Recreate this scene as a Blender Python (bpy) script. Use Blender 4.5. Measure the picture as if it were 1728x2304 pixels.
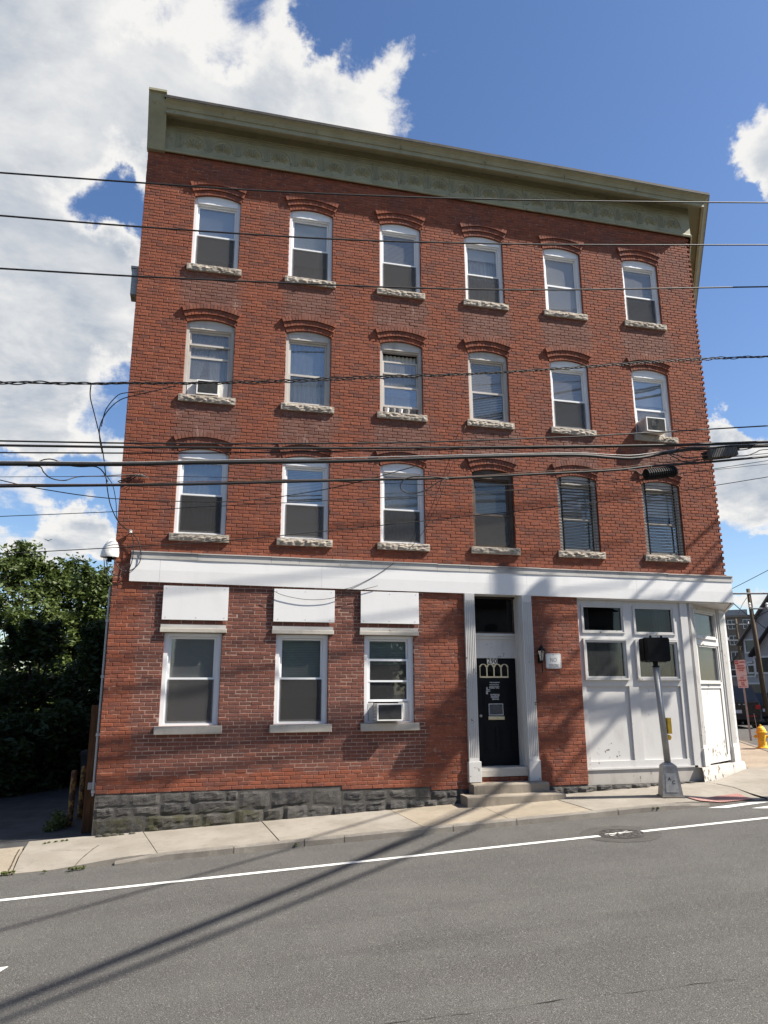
import bpy, math, random, colorsys
import numpy as np
from mathutils import Vector, Matrix, noise
R = math.radians
random.seed(7)
scn = bpy.context.scene
for o in list(bpy.data.objects): bpy.data.objects.remove(o, do_unlink=True)
COL = scn.collection

# ------------------------------------------------------------------ camera
FPX = 1660.2655
CC = np.array([1.54321, -14.37154, 1.67616])
CR = np.array([0.9695784, -0.24475393, -0.00363807])
CU = np.array([-0.05386944, -0.22785168, 0.97220455])
CF = np.array([0.23877982, 0.94243256, 0.23410483])
cam = bpy.data.cameras.new('camera'); camo = bpy.data.objects.new('camera', cam); COL.objects.link(camo)
cam.sensor_fit = 'HORIZONTAL'; cam.sensor_width = 36.0; cam.lens = 36.0 * FPX / 1728.0
cam.clip_start = 0.05; cam.clip_end = 3000
camo.matrix_world = Matrix(((CR[0], CU[0], -CF[0], CC[0]), (CR[1], CU[1], -CF[1], CC[1]), (CR[2], CU[2], -CF[2], CC[2]), (0, 0, 0, 1)))
scn.camera = camo
scn.render.resolution_x = 768; scn.render.resolution_y = 1024
scn.view_settings.view_transform = 'Standard'; scn.view_settings.look = 'None'
scn.view_settings.gamma = 1.0; scn.view_settings.use_curve_mapping = False
scn.view_settings.exposure = 1.35

def ray(x, y): return CF + CR * (x - 864) / FPX + CU * (1152 - y) / FPX
def FP(x, y, Y=0.0):                      # photo pixel -> point on the plane y = Y
    d = ray(x, y); t = (Y - CC[1]) / d[1]; return CC + t * d
def PL(x, y, P, n):
    d = ray(x, y); n = np.array(n, float); t = ((np.array(P, float) - CC) @ n) / (d @ n); return CC + t * d
def DIRV(x, y): d = ray(x, y); return d / np.linalg.norm(d)

# ------------------------------------------------------------------ sun and sky
SUND = Vector((-0.63, 0.245, -0.74)).normalized()      # direction the light travels
L = bpy.data.lights.new('sun', 'SUN'); L.energy = 4.6; L.angle = R(0.55); L.color = (1.0, 0.94, 0.84)
so = bpy.data.objects.new('sun', L); COL.objects.link(so)
so.rotation_euler = SUND.to_track_quat('-Z', 'Y').to_euler(); so.location = (30, -12, 35)
world = bpy.data.worlds.new('World'); scn.world = world; world.use_nodes = True
nt = world.node_tree; nt.nodes.clear(); NW = nt.nodes; LW = nt.links
sky = NW.new('ShaderNodeTexSky'); sky.sky_type = 'NISHITA'; sky.sun_disc = False
sky.sun_elevation = math.asin(-SUND.z); sky.sun_rotation = math.atan2(-SUND.x, -SUND.y)
sky.altitude = 100; sky.air_density = 1.0; sky.dust_density = 0.6; sky.ozone_density = 1.6
bg1 = NW.new('ShaderNodeBackground'); bg1.inputs[1].default_value = 0.065
hsv = NW.new('ShaderNodeHueSaturation'); hsv.inputs['Saturation'].default_value = 1.16; hsv.inputs['Hue'].default_value = .506
LW.new(sky.outputs[0], hsv.inputs['Color']); LW.new(hsv.outputs[0], bg1.inputs[0])
geo = NW.new('ShaderNodeTexCoord')
def wmath(op, a, b=None, c=None, clamp=False):
    n = NW.new('ShaderNodeMath'); n.operation = op; n.use_clamp = clamp
    for i, v in enumerate((a, b, c)):
        if v is None: continue
        if isinstance(v, (int, float)): n.inputs[i].default_value = v
        else: LW.new(v, n.inputs[i])
    return n.outputs[0]
sep = NW.new('ShaderNodeSeparateXYZ'); LW.new(geo.outputs['Generated'], sep.inputs[0])
vz = wmath('ADD', wmath('MAXIMUM', sep.outputs[2], 0.0), 0.22)
cmb = NW.new('ShaderNodeCombineXYZ')
LW.new(wmath('DIVIDE', sep.outputs[0], vz), cmb.inputs[0]); LW.new(wmath('DIVIDE', sep.outputs[1], vz), cmb.inputs[1])
LW.new(wmath('MULTIPLY', sep.outputs[2], 1.0), cmb.inputs[2])
def wnoise(scale, detail, rough, dist, off=(0, 0, 0)):
    m = NW.new('ShaderNodeMapping'); m.inputs['Location'].default_value = off; LW.new(cmb.outputs[0], m.inputs[0])
    n = NW.new('ShaderNodeTexNoise'); n.inputs['Scale'].default_value = scale; n.inputs['Detail'].default_value = detail
    n.inputs['Roughness'].default_value = rough; n.inputs['Distortion'].default_value = dist
    LW.new(m.outputs[0], n.inputs['Vector']); return n.outputs['Fac']
n1 = wnoise(2.1, 15, 0.58, 0.25, (3.1, 1.7, 0)); n2 = wnoise(6.5, 15, 0.68, 0.8, (0.4, 5.2, 2.0)); n3 = wnoise(0.9, 6, 0.5, 0.2, (7.7, 2.2, 1.0))
n1s = wnoise(2.1, 7, 0.55, 0.25, (3.1 + .10, 1.7 - .03, -.05)); n1t = wnoise(2.1, 7, 0.55, 0.25, (3.1, 1.7, 0)); n4 = wnoise(5.0, 9, 0.6, 0.3, (1.4, 9.2, 4.0)); n4s = wnoise(5.0, 9, 0.6, 0.3, (1.4 + .05, 9.2 - .02, 4.0 - .03))
# where the clouds of the picture stand (directions), the noise breaks their edges up
BLOBS = [((60, 180), 19, .50), ((330, 110), 13, .34), ((140, 380), 9.5, .34), ((690, 215), 11, .66), ((860, 275), 6.5, .55), ((640, 110), 5, .25), ((-250, 250), 22, .42), ((20, 660), 9, .50), ((170, 720), 8, .46), ((230, 650), 4.5, .25),
         ((40, 890), 5.5, .36), ((190, 960), 5.5, .40), ((60, 1000), 5, .34), ((80, 1180), 4.8, .62), ((160, 1190), 3.2, .4), ((1750, 340), 6.5, 1.0), ((1700, 1090), 5.6, .80), ((1610, 1020), 4.2, .45), ((1712, 1375), 1.6, .40),
         ((190, 420), 5.5, -.62), ((270, 510), 5.5, -.62), ((470, 30), 5.0, -.60), ((610, 70), 5.0, -.42), ((255, 880), 4.0, -.45), ((60, 905), 2.2, -.25), ((60, 1110), 4.0, -.55), ((200, 1100), 3.2, -.4), ((1150, 150), 19, -.66), ((1350, 420), 16, -.45), ((800, 20), 5, -.40), ((1640, 780), 9, -.5), ((1680, 60), 7, -.40), ((1600, 560), 5, -.35), ((1620, 1250), 6, -.45), ((500, 200), 3.0, -.22), ((300, 60), 3.2, -.2)]
wn = NW.new('ShaderNodeTexNoise'); wn.inputs['Scale'].default_value = 5.5; wn.inputs['Detail'].default_value = 9; wn.inputs['Roughness'].default_value = .62; LW.new(geo.outputs['Generated'], wn.inputs['Vector'])
w1 = NW.new('ShaderNodeVectorMath'); w1.operation = 'SUBTRACT'; w1.inputs[1].default_value = (.5, .5, .5); LW.new(wn.outputs['Color'], w1.inputs[0])
w2 = NW.new('ShaderNodeVectorMath'); w2.operation = 'SCALE'; w2.inputs['Scale'].default_value = .26; LW.new(w1.outputs[0], w2.inputs[0])
w3 = NW.new('ShaderNodeVectorMath'); w3.operation = 'ADD'; LW.new(geo.outputs['Generated'], w3.inputs[0]); LW.new(w2.outputs[0], w3.inputs[1])
w4 = NW.new('ShaderNodeVectorMath'); w4.operation = 'NORMALIZE'; LW.new(w3.outputs[0], w4.inputs[0])
acc = None
for (bx, by), size, amt in BLOBS:
    d = DIRV(bx, by)
    vm = NW.new('ShaderNodeVectorMath'); vm.operation = 'DOT_PRODUCT'; vm.inputs[1].default_value = d; LW.new(w4.outputs[0], vm.inputs[0])
    mr = NW.new('ShaderNodeMapRange'); mr.interpolation_type = 'SMOOTHSTEP'
    mr.inputs['From Min'].default_value = math.cos(R(size)); mr.inputs['From Max'].default_value = math.cos(R(size * 0.15)); mr.inputs['To Max'].default_value = amt
    LW.new(vm.outputs['Value'], mr.inputs['Value'])
    acc = mr.outputs[0] if acc is None else wmath('ADD', acc, mr.outputs[0])
dens = wmath('ADD', wmath('ADD', wmath('MULTIPLY', n1, 1.15), wmath('MULTIPLY', n2, 0.75)), acc)
mask = NW.new('ShaderNodeMapRange'); mask.interpolation_type = 'SMOOTHSTEP'
mask.inputs['From Min'].default_value = 0.97; mask.inputs['From Max'].default_value = 1.31; LW.new(dens, mask.inputs['Value'])
relief = wmath('ADD', wmath('MULTIPLY', wmath('SUBTRACT', n1t, n1s), 2.2), wmath('MULTIPLY', wmath('SUBTRACT', n4, n4s), 1.6))
thick = NW.new('ShaderNodeMapRange'); thick.interpolation_type = 'SMOOTHSTEP'; thick.inputs['From Min'].default_value = 1.35; thick.inputs['From Max'].default_value = 2.0; LW.new(wmath('ADD', dens, wmath('MULTIPLY', n3, 0.3)), thick.inputs['Value'])
shade = wmath('ADD', wmath('MULTIPLY', thick.outputs[0], .62), wmath('ADD', relief, wmath('MULTIPLY', wmath('SUBTRACT', n4, .5), .55)), None, True)
cr = NW.new('ShaderNodeMix'); cr.data_type = 'RGBA'; cr.inputs[6].default_value = (1.0, 0.99, 0.97, 1); cr.inputs[7].default_value = (0.50, 0.56, 0.65, 1)
LW.new(shade, cr.inputs[0])
bg2 = NW.new('ShaderNodeBackground'); bg2.inputs[1].default_value = 0.36; LW.new(cr.outputs[2], bg2.inputs[0])
mixs = NW.new('ShaderNodeMixShader'); LW.new(mask.outputs[0], mixs.inputs[0]); LW.new(bg1.outputs[0], mixs.inputs[1]); LW.new(bg2.outputs[0], mixs.inputs[2])
wo = NW.new('ShaderNodeOutputWorld'); LW.new(mixs.outputs[0], wo.inputs[0])

# ------------------------------------------------------------------ materials
MATS = {}
class NB:
    def __init__(s, name):
        s.m = bpy.data.materials.new(name); s.m.use_nodes = True; s.t = s.m.node_tree; s.n = s.t.nodes; s.l = s.t.links
        s.b = s.n['Principled BSDF']; s.out = s.n['Material Output']
        g = s.n.new('ShaderNodeNewGeometry'); s.pos = g.outputs['Position']; s.geo = g
    def val(s, sock, v):
        if isinstance(v, (int, float)): sock.default_value = v
        elif isinstance(v, tuple): sock.default_value = v if len(v) == len(sock.default_value) else (*v, 1)
        else: s.l.new(v, sock)
    def math(s, op, a, b=0.0, clamp=False):
        n = s.n.new('ShaderNodeMath'); n.operation = op; n.use_clamp = clamp; s.val(n.inputs[0], a); s.val(n.inputs[1], b); return n.outputs[0]
    def noise(s, scale, detail=4, rough=.55, vec=None, dist=0, stretch=None):
        n = s.n.new('ShaderNodeTexNoise'); n.inputs['Scale'].default_value = scale; n.inputs['Detail'].default_value = detail
        n.inputs['Roughness'].default_value = rough; n.inputs['Distortion'].default_value = dist
        v = vec or s.pos
        if stretch:
            m = s.n.new('ShaderNodeMapping'); m.inputs['Scale'].default_value = stretch; s.l.new(v, m.inputs[0]); v = m.outputs[0]
        s.l.new(v, n.inputs['Vector']); return n.outputs['Fac']
    def vor(s, scale, feat='F1', out='Distance'):
        n = s.n.new('ShaderNodeTexVoronoi'); n.inputs['Scale'].default_value = scale; n.feature = feat; s.l.new(s.pos, n.inputs['Vector']); return n.outputs[out]
    def ramp(s, v, a, b, lo=0.0, hi=1.0):
        n = s.n.new('ShaderNodeMapRange'); n.interpolation_type = 'SMOOTHSTEP'; s.val(n.inputs['Value'], v)
        n.inputs['From Min'].default_value = a; n.inputs['From Max'].default_value = b; n.inputs['To Min'].default_value = lo; n.inputs['To Max'].default_value = hi; return n.outputs[0]
    def mix(s, f, a, b, mode='MIX'):
        n = s.n.new('ShaderNodeMix'); n.data_type = 'RGBA'; n.blend_type = mode; s.val(n.inputs[0], f); s.val(n.inputs[6], a); s.val(n.inputs[7], b); return n.outputs[2]
    def bump(s, h, strength=.3, dist=.01):
        n = s.n.new('ShaderNodeBump'); n.inputs['Strength'].default_value = strength; n.inputs['Distance'].default_value = dist; s.val(n.inputs['Height'], h); s.l.new(n.outputs[0], s.b.inputs['Normal'])
    def xyz(s):
        n = s.n.new('ShaderNodeSeparateXYZ'); s.l.new(s.pos, n.inputs[0]); return n.outputs
    def fin(s, col, rough=.7, spec=.3, metal=0.0):
        s.val(s.b.inputs['Base Color'], col); s.val(s.b.inputs['Roughness'], rough); s.b.inputs['Specular IOR Level'].default_value = spec; s.val(s.b.inputs['Metallic'], metal); return s.m
def dk(c, k): return tuple(min(1, x * k) for x in c)
def pm(name, c, var=.2, scale=6, rough=.7, bump=.15, bscale=60, spec=.3, metal=0.0, dirt=0.0, dcol=(.08, .07, .06), dscale=3, stretch=None):
    if name in MATS: return MATS[name]
    k = NB(name); f = k.noise(scale, 6, .6, stretch=stretch)
    col = k.mix(k.ramp(f, .3, .7), dk(c, 1 - var), dk(c, 1 + var))
    if dirt > 0: col = k.mix(k.ramp(k.noise(dscale, 9, .68, stretch=stretch), .66 - dirt * .35, .80), col, dcol)
    if bump: k.bump(k.noise(bscale, 5, .6), bump, .004)
    MATS[name] = k.fin(col, rough, spec, metal); return MATS[name]

def brick_zone(k):
    """painted red paint film against bare brown brick, with sooty patches that run down from the sills"""
    x, y, z = k.xyz()
    wob = k.math('MULTIPLY', k.math('SUBTRACT', k.noise(2.2, 5, .6), .5), .5)
    xa = k.math('ADD', x, wob); za = k.math('ADD', z, wob)
    bare = k.math('MULTIPLY', k.math('MULTIPLY', k.ramp(xa, .42, .62), k.ramp(xa, 6.02, 5.98)), k.math('MULTIPLY', k.ramp(z, 3.75, 3.7), k.ramp(za, .16, .26)))
    return bare
def brick_mat():
    k = NB('brick'); bare = brick_zone(k)
    at = k.n.new('ShaderNodeAttribute'); at.attribute_name = 'tint'
    oi = k.n.new('ShaderNodeObjectInfo')
    t = k.math('FRACT', k.math('ADD', at.outputs['Fac'], k.math('MULTIPLY', oi.outputs['Random'], 1.0)))
    rp = k.n.new('ShaderNodeValToRGB'); e = rp.color_ramp.elements
    e[0].position = 0; e[0].color = (.170, .058, .034, 1); e[1].position = 1; e[1].color = (.262, .084, .045, 1)
    for p, c in ((.12, (.140, .052, .036)), (.3, (.215, .065, .034)), (.6, (.236, .073, .038)), (.85, (.190, .061, .036))):
        q = rp.color_ramp.elements.new(p); q.color = (*c, 1)
    k.l.new(t, rp.inputs[0])
    rb = k.n.new('ShaderNodeValToRGB'); e = rb.color_ramp.elements
    e[0].position = 0; e[0].color = (.125, .049, .036, 1); e[1].position = 1; e[1].color = (.190, .072, .049, 1)
    for p, c in ((.12, (.105, .046, .036)), (.4, (.145, .057, .041)), (.7, (.165, .062, .044))):
        q = rb.color_ramp.elements.new(p); q.color = (*c, 1)
    k.l.new(t, rb.inputs[0])
    col = k.mix(bare, rp.outputs[0], rb.outputs[0])
    f = k.noise(7, 8, .65); col = k.mix(k.ramp(f, .35, .75, 0, .45), col, (.12, .045, .032))
    # sooty grey weathering in broad vertical patches
    soot = k.ramp(k.noise(.75, 8, .66, stretch=(1, 1, .6)), .50, .68, 0, .62)
    col = k.mix(soot, col, (.135, .062, .050))
    x, y, z = k.xyz(); colm = None
    for cx in (1.515, 3.551, 5.591, 7.622, 9.64, 11.77):
        g_ = k.ramp(k.math('ABSOLUTE', k.math('SUBTRACT', k.math('ADD', x, k.math('MULTIPLY', k.math('SUBTRACT', k.noise(1.6, 5, .6), .5), .7)), cx)), .78, .45); colm = g_ if colm is None else k.math('ADD', colm, g_)
    za = k.math('ADD', z, k.math('MULTIPLY', k.math('SUBTRACT', k.noise(1.9, 6, .6), .5), .5)); bandm = None
    for zs0 in (10.2, 7.3):
        g_ = k.math('MULTIPLY', k.ramp(za, zs0 - 1.05, zs0 - .55), k.ramp(za, zs0 + .02, zs0 - .06)); bandm = g_ if bandm is None else k.math('ADD', bandm, g_)
    wsh = k.math('MULTIPLY', k.math('MULTIPLY', colm, bandm), .72)
    col = k.mix(wsh, col, k.mix(at.outputs['Fac'], (.105, .058, .047), (.175, .098, .080)))
    eff = k.math('MULTIPLY', k.math('MULTIPLY', colm, bandm), k.ramp(k.noise(2.6, 8, .7, stretch=(1.6, 1, .5)), .56, .72, 0, .55)); col = k.mix(eff, col, (.36, .27, .235))
    chip = k.ramp(k.noise(34, 3, .6), .72, .76, 0, .8); col = k.mix(chip, col, (.32, .17, .12))
    k.bump(k.math('ADD', k.noise(90, 5, .65), k.math('MULTIPLY', k.noise(22, 3, .5), 1.2)), .55, .006)
    return k.fin(col, .82, .22)
def mortar_mat():
    k = NB('mortar'); bare = brick_zone(k)
    f = k.noise(9, 6, .6)
    red = k.mix(k.ramp(f, .45, .68), (.185, .070, .046), (.33, .20, .15))
    tan = k.mix(k.ramp(f, .35, .7), (.26, .17, .13), (.37, .27, .22))
    k.bump(k.noise(120, 4, .6), .5, .004)
    return k.fin(k.mix(bare, red, tan), .92, .15)
M_BRICK = brick_mat(); M_MORTAR = mortar_mat()
def asphalt():
    k = NB('asphalt')
    f = k.noise(1.1, 8, .6); g = k.noise(95, 4, .8); s = k.vor(46); h = k.noise(46, 3, .7)
    col = k.mix(k.ramp(f, .3, .7), (.060, .057, .053), (.080, .076, .070))
    lane = k.ramp(k.noise(.8, 4, .55, stretch=(.05, 1.5, 1)), .42, .66, 0, .55); col = k.mix(lane, col, (.050, .046, .044))
    st = k.ramp(k.noise(.9, 7, .65, stretch=(.5, 1.4, 1)), .58, .72, 0, .5); col = k.mix(st, col, (.040, .037, .036))
    col = k.mix(k.ramp(g, .50, .66, 0, .95), col, (.185, .178, .165))
    col = k.mix(k.ramp(g, .48, .34, 0, .95), col, (.020, .019, .019))
    col = k.mix(k.ramp(h, .58, .70, 0, .6), col, (.15, .144, .133))
    sp = k.ramp(s, .20, .12, 0, 1.0); col = k.mix(k.math('MULTIPLY', sp, k.ramp(k.noise(23, 2, .5), .5, .58)), col, (.34, .328, .305))
    k.bump(k.math('ADD', g, h), .9, .007)
    return k.fin(col, .88, .25)
def concrete(name, c1, c2, agg=.5):
    k = NB(name); f = k.noise(1.3, 8, .62); g = k.noise(190, 3, .7); h = k.noise(5, 6, .6)
    col = k.mix(k.ramp(f, .3, .7), c1, c2)
    col = k.mix(k.ramp(h, .5, .75, 0, .35), col, dk(c1, .6))
    col = k.mix(k.ramp(g, .55, .72, 0, agg), col, dk(c2, 1.45)); col = k.mix(k.ramp(g, .45, .3, 0, agg), col, dk(c1, .38))
    k.bump(k.math('ADD', g, k.math('MULTIPLY', h, .5)), .5, .005)
    return k.fin(col, .9, .2)
M_ASPH = asphalt()
M_WALK = concrete('walk_concrete', (.20, .178, .148), (.265, .24, .205), .45)
M_WALK2 = concrete('walk_aggregate', (.22, .185, .14), (.29, .25, .195), .9)
M_CURB = concrete('curb_granite', (.14, .125, .11), (.22, .20, .17), .9)
M_STEP = concrete('step_concrete', (.19, .16, .125), (.26, .225, .18), .6)
def white_paint(name, c=(.78, .77, .75), dirt=.25, grey=(.30, .27, .24), vert=True, chips=.0):
    k = NB(name)
    f = k.noise(3.0, 8, .66, stretch=(1, 1, .35) if vert else (.35, 1, 1))
    col = k.mix(k.ramp(f, .45, .85, 0, dirt), c, grey)
    if chips != 0:
        n = k.noise(8, 7, .64); m = k.noise(1.3, 3, .5); v = k.math('ADD', k.math('ADD', n, k.math('MULTIPLY', m, .55)), k.ramp(k.xyz()[2], 1.2, .1, 0, .05))
        col = k.mix(k.ramp(v, 1.02 - chips, 1.035 - chips), col, (.16, .13, .10))
    k.bump(k.noise(26, 5, .6), .12, .004)
    return k.fin(col, .55, .35)
M_WHITE = white_paint('white_board', (.66, .655, .645), .14, chips=0)
M_WPAINT = white_paint('white_paint', (.52, .51, .495), .45, chips=.03)
M_WCHIP = white_paint('chipped_white_paint', (.50, .49, .47), .5, chips=.075)
M_VINYL = white_paint('white_vinyl', (.68, .685, .69), .14, (.42, .42, .42))
M_OLDFR = white_paint('weathered_frame', (.46, .43, .39), .8, (.20, .17, .14), chips=.02)
M_BRNFR = pm('brown_frame', (.085, .060, .045), .3, 8, .6)
M_WOODG = white_paint('weathered_grey_wood', (.46, .44, .41), .9, (.12, .11, .10), vert=False, chips=.02)
M_SILL = concrete('sill_stone', (.25, .215, .175), (.38, .335, .28), .6)
M_SILL2 = concrete('sill_smooth', (.36, .33, .285), (.46, .425, .37), .35)
M_GREEN = pm('cornice_green_paint', (.255, .245, .160), .12, 2.5, .6, .25, 18, .3, dirt=.30, dcol=(.085, .070, .045), dscale=5)
M_TAN = pm('cornice_underside', (.30, .25, .16), .15, 3, .6)
M_ROOF = pm('roof_edge_metal', (.050, .045, .040), .3, 6, .7)
M_BLACKDOOR = pm('black_door_paint', (.006, .0065, .008), .2, 5, .5, .1, 40, .12)
M_CREAM = pm('cream_plastic', (.62, .53, .34), .1, 6, .5)
M_BLACK = pm('black_metal', (.006, .006, .0065), .25, 12, .55, .1, 50, .15)
M_RUBBER = pm('black_cable', (.013, .012, .012), .3, 30, .55, .1, 60, .35)
M_GALV = pm('galvanised_steel', (.30, .29, .27), .22, 9, .5, .1, 40, .4, metal=.35, dirt=.25, dcol=(.13, .12, .10))
M_STEEL = pm('grey_steel', (.34, .34, .33), .18, 9, .5, .1, 40, .4, metal=.3)
M_YEL = pm('yellow_paint', (.72, .42, .03), .15, 10, .5, .1, 40, .4, dirt=.2, dcol=(.25, .14, .02))
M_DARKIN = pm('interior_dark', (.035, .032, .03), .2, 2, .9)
M_BLIND = pm('blind_white', (.66, .66, .64), .06, 5, .6, 0)
M_CURT = pm('curtain_white', (.62, .62, .60), .08, 6, .8, .1, 80)
M_CURTB = pm('curtain_blue', (.30, .38, .46), .1, 6, .8, .1, 80)
M_PIPE = pm('grey_conduit', (.33, .33, .33), .1, 8, .5)
M_WOODB = pm('brown_plank', (.085, .042, .020), .3, 5, .75, .3, 40, .2, stretch=(6, 6, .6))
def rusty():
    k = NB('rusty_yellow_pipe'); v = k.noise(14, 8, .65)
    col = k.mix(k.ramp(v, .40, .52), (.30, .175, .05), (.075, .038, .022)); k.bump(v, .5, .01); return k.fin(col, .75, .25)
M_RUST = rusty()
def stone_mat():
    k = NB('foundation_stone'); x, y, z = k.xyz(); at = k.n.new('ShaderNodeAttribute'); at.attribute_name = 'tint'
    oi = k.n.new('ShaderNodeObjectInfo')
    base = k.mix(oi.outputs['Random'], (.040, .039, .040), (.090, .084, .077))
    f = k.noise(9, 8, .65); col = k.mix(k.ramp(f, .4, .75, 0, .55), base, (.135, .125, .112))
    low = k.math('MULTIPLY', k.ramp(k.math('SUBTRACT', z, k.math('MULTIPLY', x, .042)), -.40, -.55), k.ramp(x, 3.6, 2.6))
    moss = k.math('MULTIPLY', low, k.ramp(k.noise(3.5, 6, .6), .36, .62)); col = k.mix(k.math('MULTIPLY', moss, .7), col, (.050, .048, .020))
    k.bump(k.math('ADD', k.noise(24, 8, .7), k.noise(80, 4, .6)), .9, .012); return k.fin(col, .92, .15)
M_STONE = stone_mat()
M_SMORT = concrete('stone_mortar', (.050, .047, .044), (.085, .080, .073), .7)
def glass_mat(name, tint=(.72, .76, .76), gloss=.16, rough=.02, opac=0.0, ocol=(.1, .1, .1)):
    k = NB(name); k.n.remove(k.b)
    tr = k.n.new('ShaderNodeBsdfTransparent'); tr.inputs[0].default_value = (*tint, 1)
    gl = k.n.new('ShaderNodeBsdfGlossy'); gl.inputs[0].default_value = (.95, .97, 1, 1); gl.inputs['Roughness'].default_value = rough
    lw = k.n.new('ShaderNodeLayerWeight'); lw.inputs['Blend'].default_value = .18
    bn = k.n.new('ShaderNodeBump'); bn.inputs['Strength'].default_value = .06; bn.inputs['Distance'].default_value = .02; k.l.new(k.noise(1.7, 2, .5), bn.inputs['Height']); k.l.new(bn.outputs[0], gl.inputs['Normal'])
    f = k.math('ADD', k.math('MULTIPLY', lw.outputs['Fresnel'], .9), gloss, True)
    m = k.n.new('ShaderNodeMixShader'); k.l.new(f, m.inputs[0]); k.l.new(tr.outputs[0], m.inputs[1]); k.l.new(gl.outputs[0], m.inputs[2])
    last = m.outputs[0]
    if opac > 0:
        df = k.n.new('ShaderNodeBsdfDiffuse'); df.inputs[0].default_value = (*ocol, 1); m2 = k.n.new('ShaderNodeMixShader'); m2.inputs[0].default_value = opac
        k.l.new(last, m2.inputs[1]); k.l.new(df.outputs[0], m2.inputs[2]); last = m2.outputs[0]
    k.l.new(last, k.out.inputs[0]); return k.m
M_GLASS = glass_mat('window_glass', (.86, .88, .88), gloss=.10)
GLASSES = [glass_mat('window_glass_clear', (.90, .91, .91), gloss=.05, opac=.06, ocol=(.4, .4, .4)), glass_mat('window_glass_bright', (.86, .88, .88), gloss=.15, opac=.08, ocol=(.42, .42, .42)), glass_mat('window_glass_old', (.88, .89, .89), gloss=.08, opac=.16, ocol=(.42, .41, .40)), glass_mat('window_glass_hazy', (.88, .89, .89), gloss=.07, opac=.24, ocol=(.40, .40, .40))]
M_GLASSD = glass_mat('dusty_glass', gloss=.05, rough=.06, opac=.16, ocol=(.16, .16, .155))
M_STORE = glass_mat('store_glass', (.45, .47, .47), gloss=.02)
def screen_mat(nm='insect_screen', op=.5, dc=(.055, .054, .053)):
    k = NB(nm); k.n.remove(k.b)
    tr = k.n.new('ShaderNodeBsdfTransparent'); df = k.n.new('ShaderNodeBsdfDiffuse'); df.inputs[0].default_value = (*dc, 1)
    m = k.n.new('ShaderNodeMixShader'); m.inputs[0].default_value = op; k.l.new(tr.outputs[0], m.inputs[1]); k.l.new(df.outputs[0], m.inputs[2]); k.l.new(m.outputs[0], k.out.inputs[0]); return k.m
SCREENS = [screen_mat(), screen_mat('insect_screen_thin', .34, (.06, .06, .06)), screen_mat('insect_screen_old', .42, (.085, .082, .08))]
def leaf_mat(name, c1, c2):
    k = NB(name); at = k.n.new('ShaderNodeAttribute'); at.attribute_name = 'tint'
    col = k.mix(at.outputs['Fac'], c1, c2); k.b.inputs['Subsurface Weight'].default_value = 0
    m = k.fin(col, .55, .35)
    tl = k.n.new('ShaderNodeBsdfTranslucent'); k.l.new(col, tl.inputs[0]); ms = k.n.new('ShaderNodeMixShader'); ms.inputs[0].default_value = .3
    k.l.new(k.b.outputs[0], ms.inputs[1]); k.l.new(tl.outputs[0], ms.inputs[2]); k.l.new(ms.outputs[0], k.out.inputs[0]); return m
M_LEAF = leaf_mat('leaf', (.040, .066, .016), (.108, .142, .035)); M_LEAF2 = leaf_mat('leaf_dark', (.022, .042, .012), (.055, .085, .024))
M_GRASS = leaf_mat('weed_leaf', (.05, .075, .015), (.14, .15, .045))
M_BARK = pm('bark', (.06, .045, .032), .3, 10, .9, .6, 30)
def line_paint():
    k = NB('road_paint'); f = k.noise(60, 4, .7); g = k.noise(3, 5, .6)
    col = k.mix(k.ramp(f, .38, .30), (.62, .61, .57), (.10, .095, .09)); col = k.mix(k.ramp(g, .55, .8, 0, .4), col, (.25, .24, .22)); return k.fin(col, .75, .25)
M_LINE = line_paint()

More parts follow.
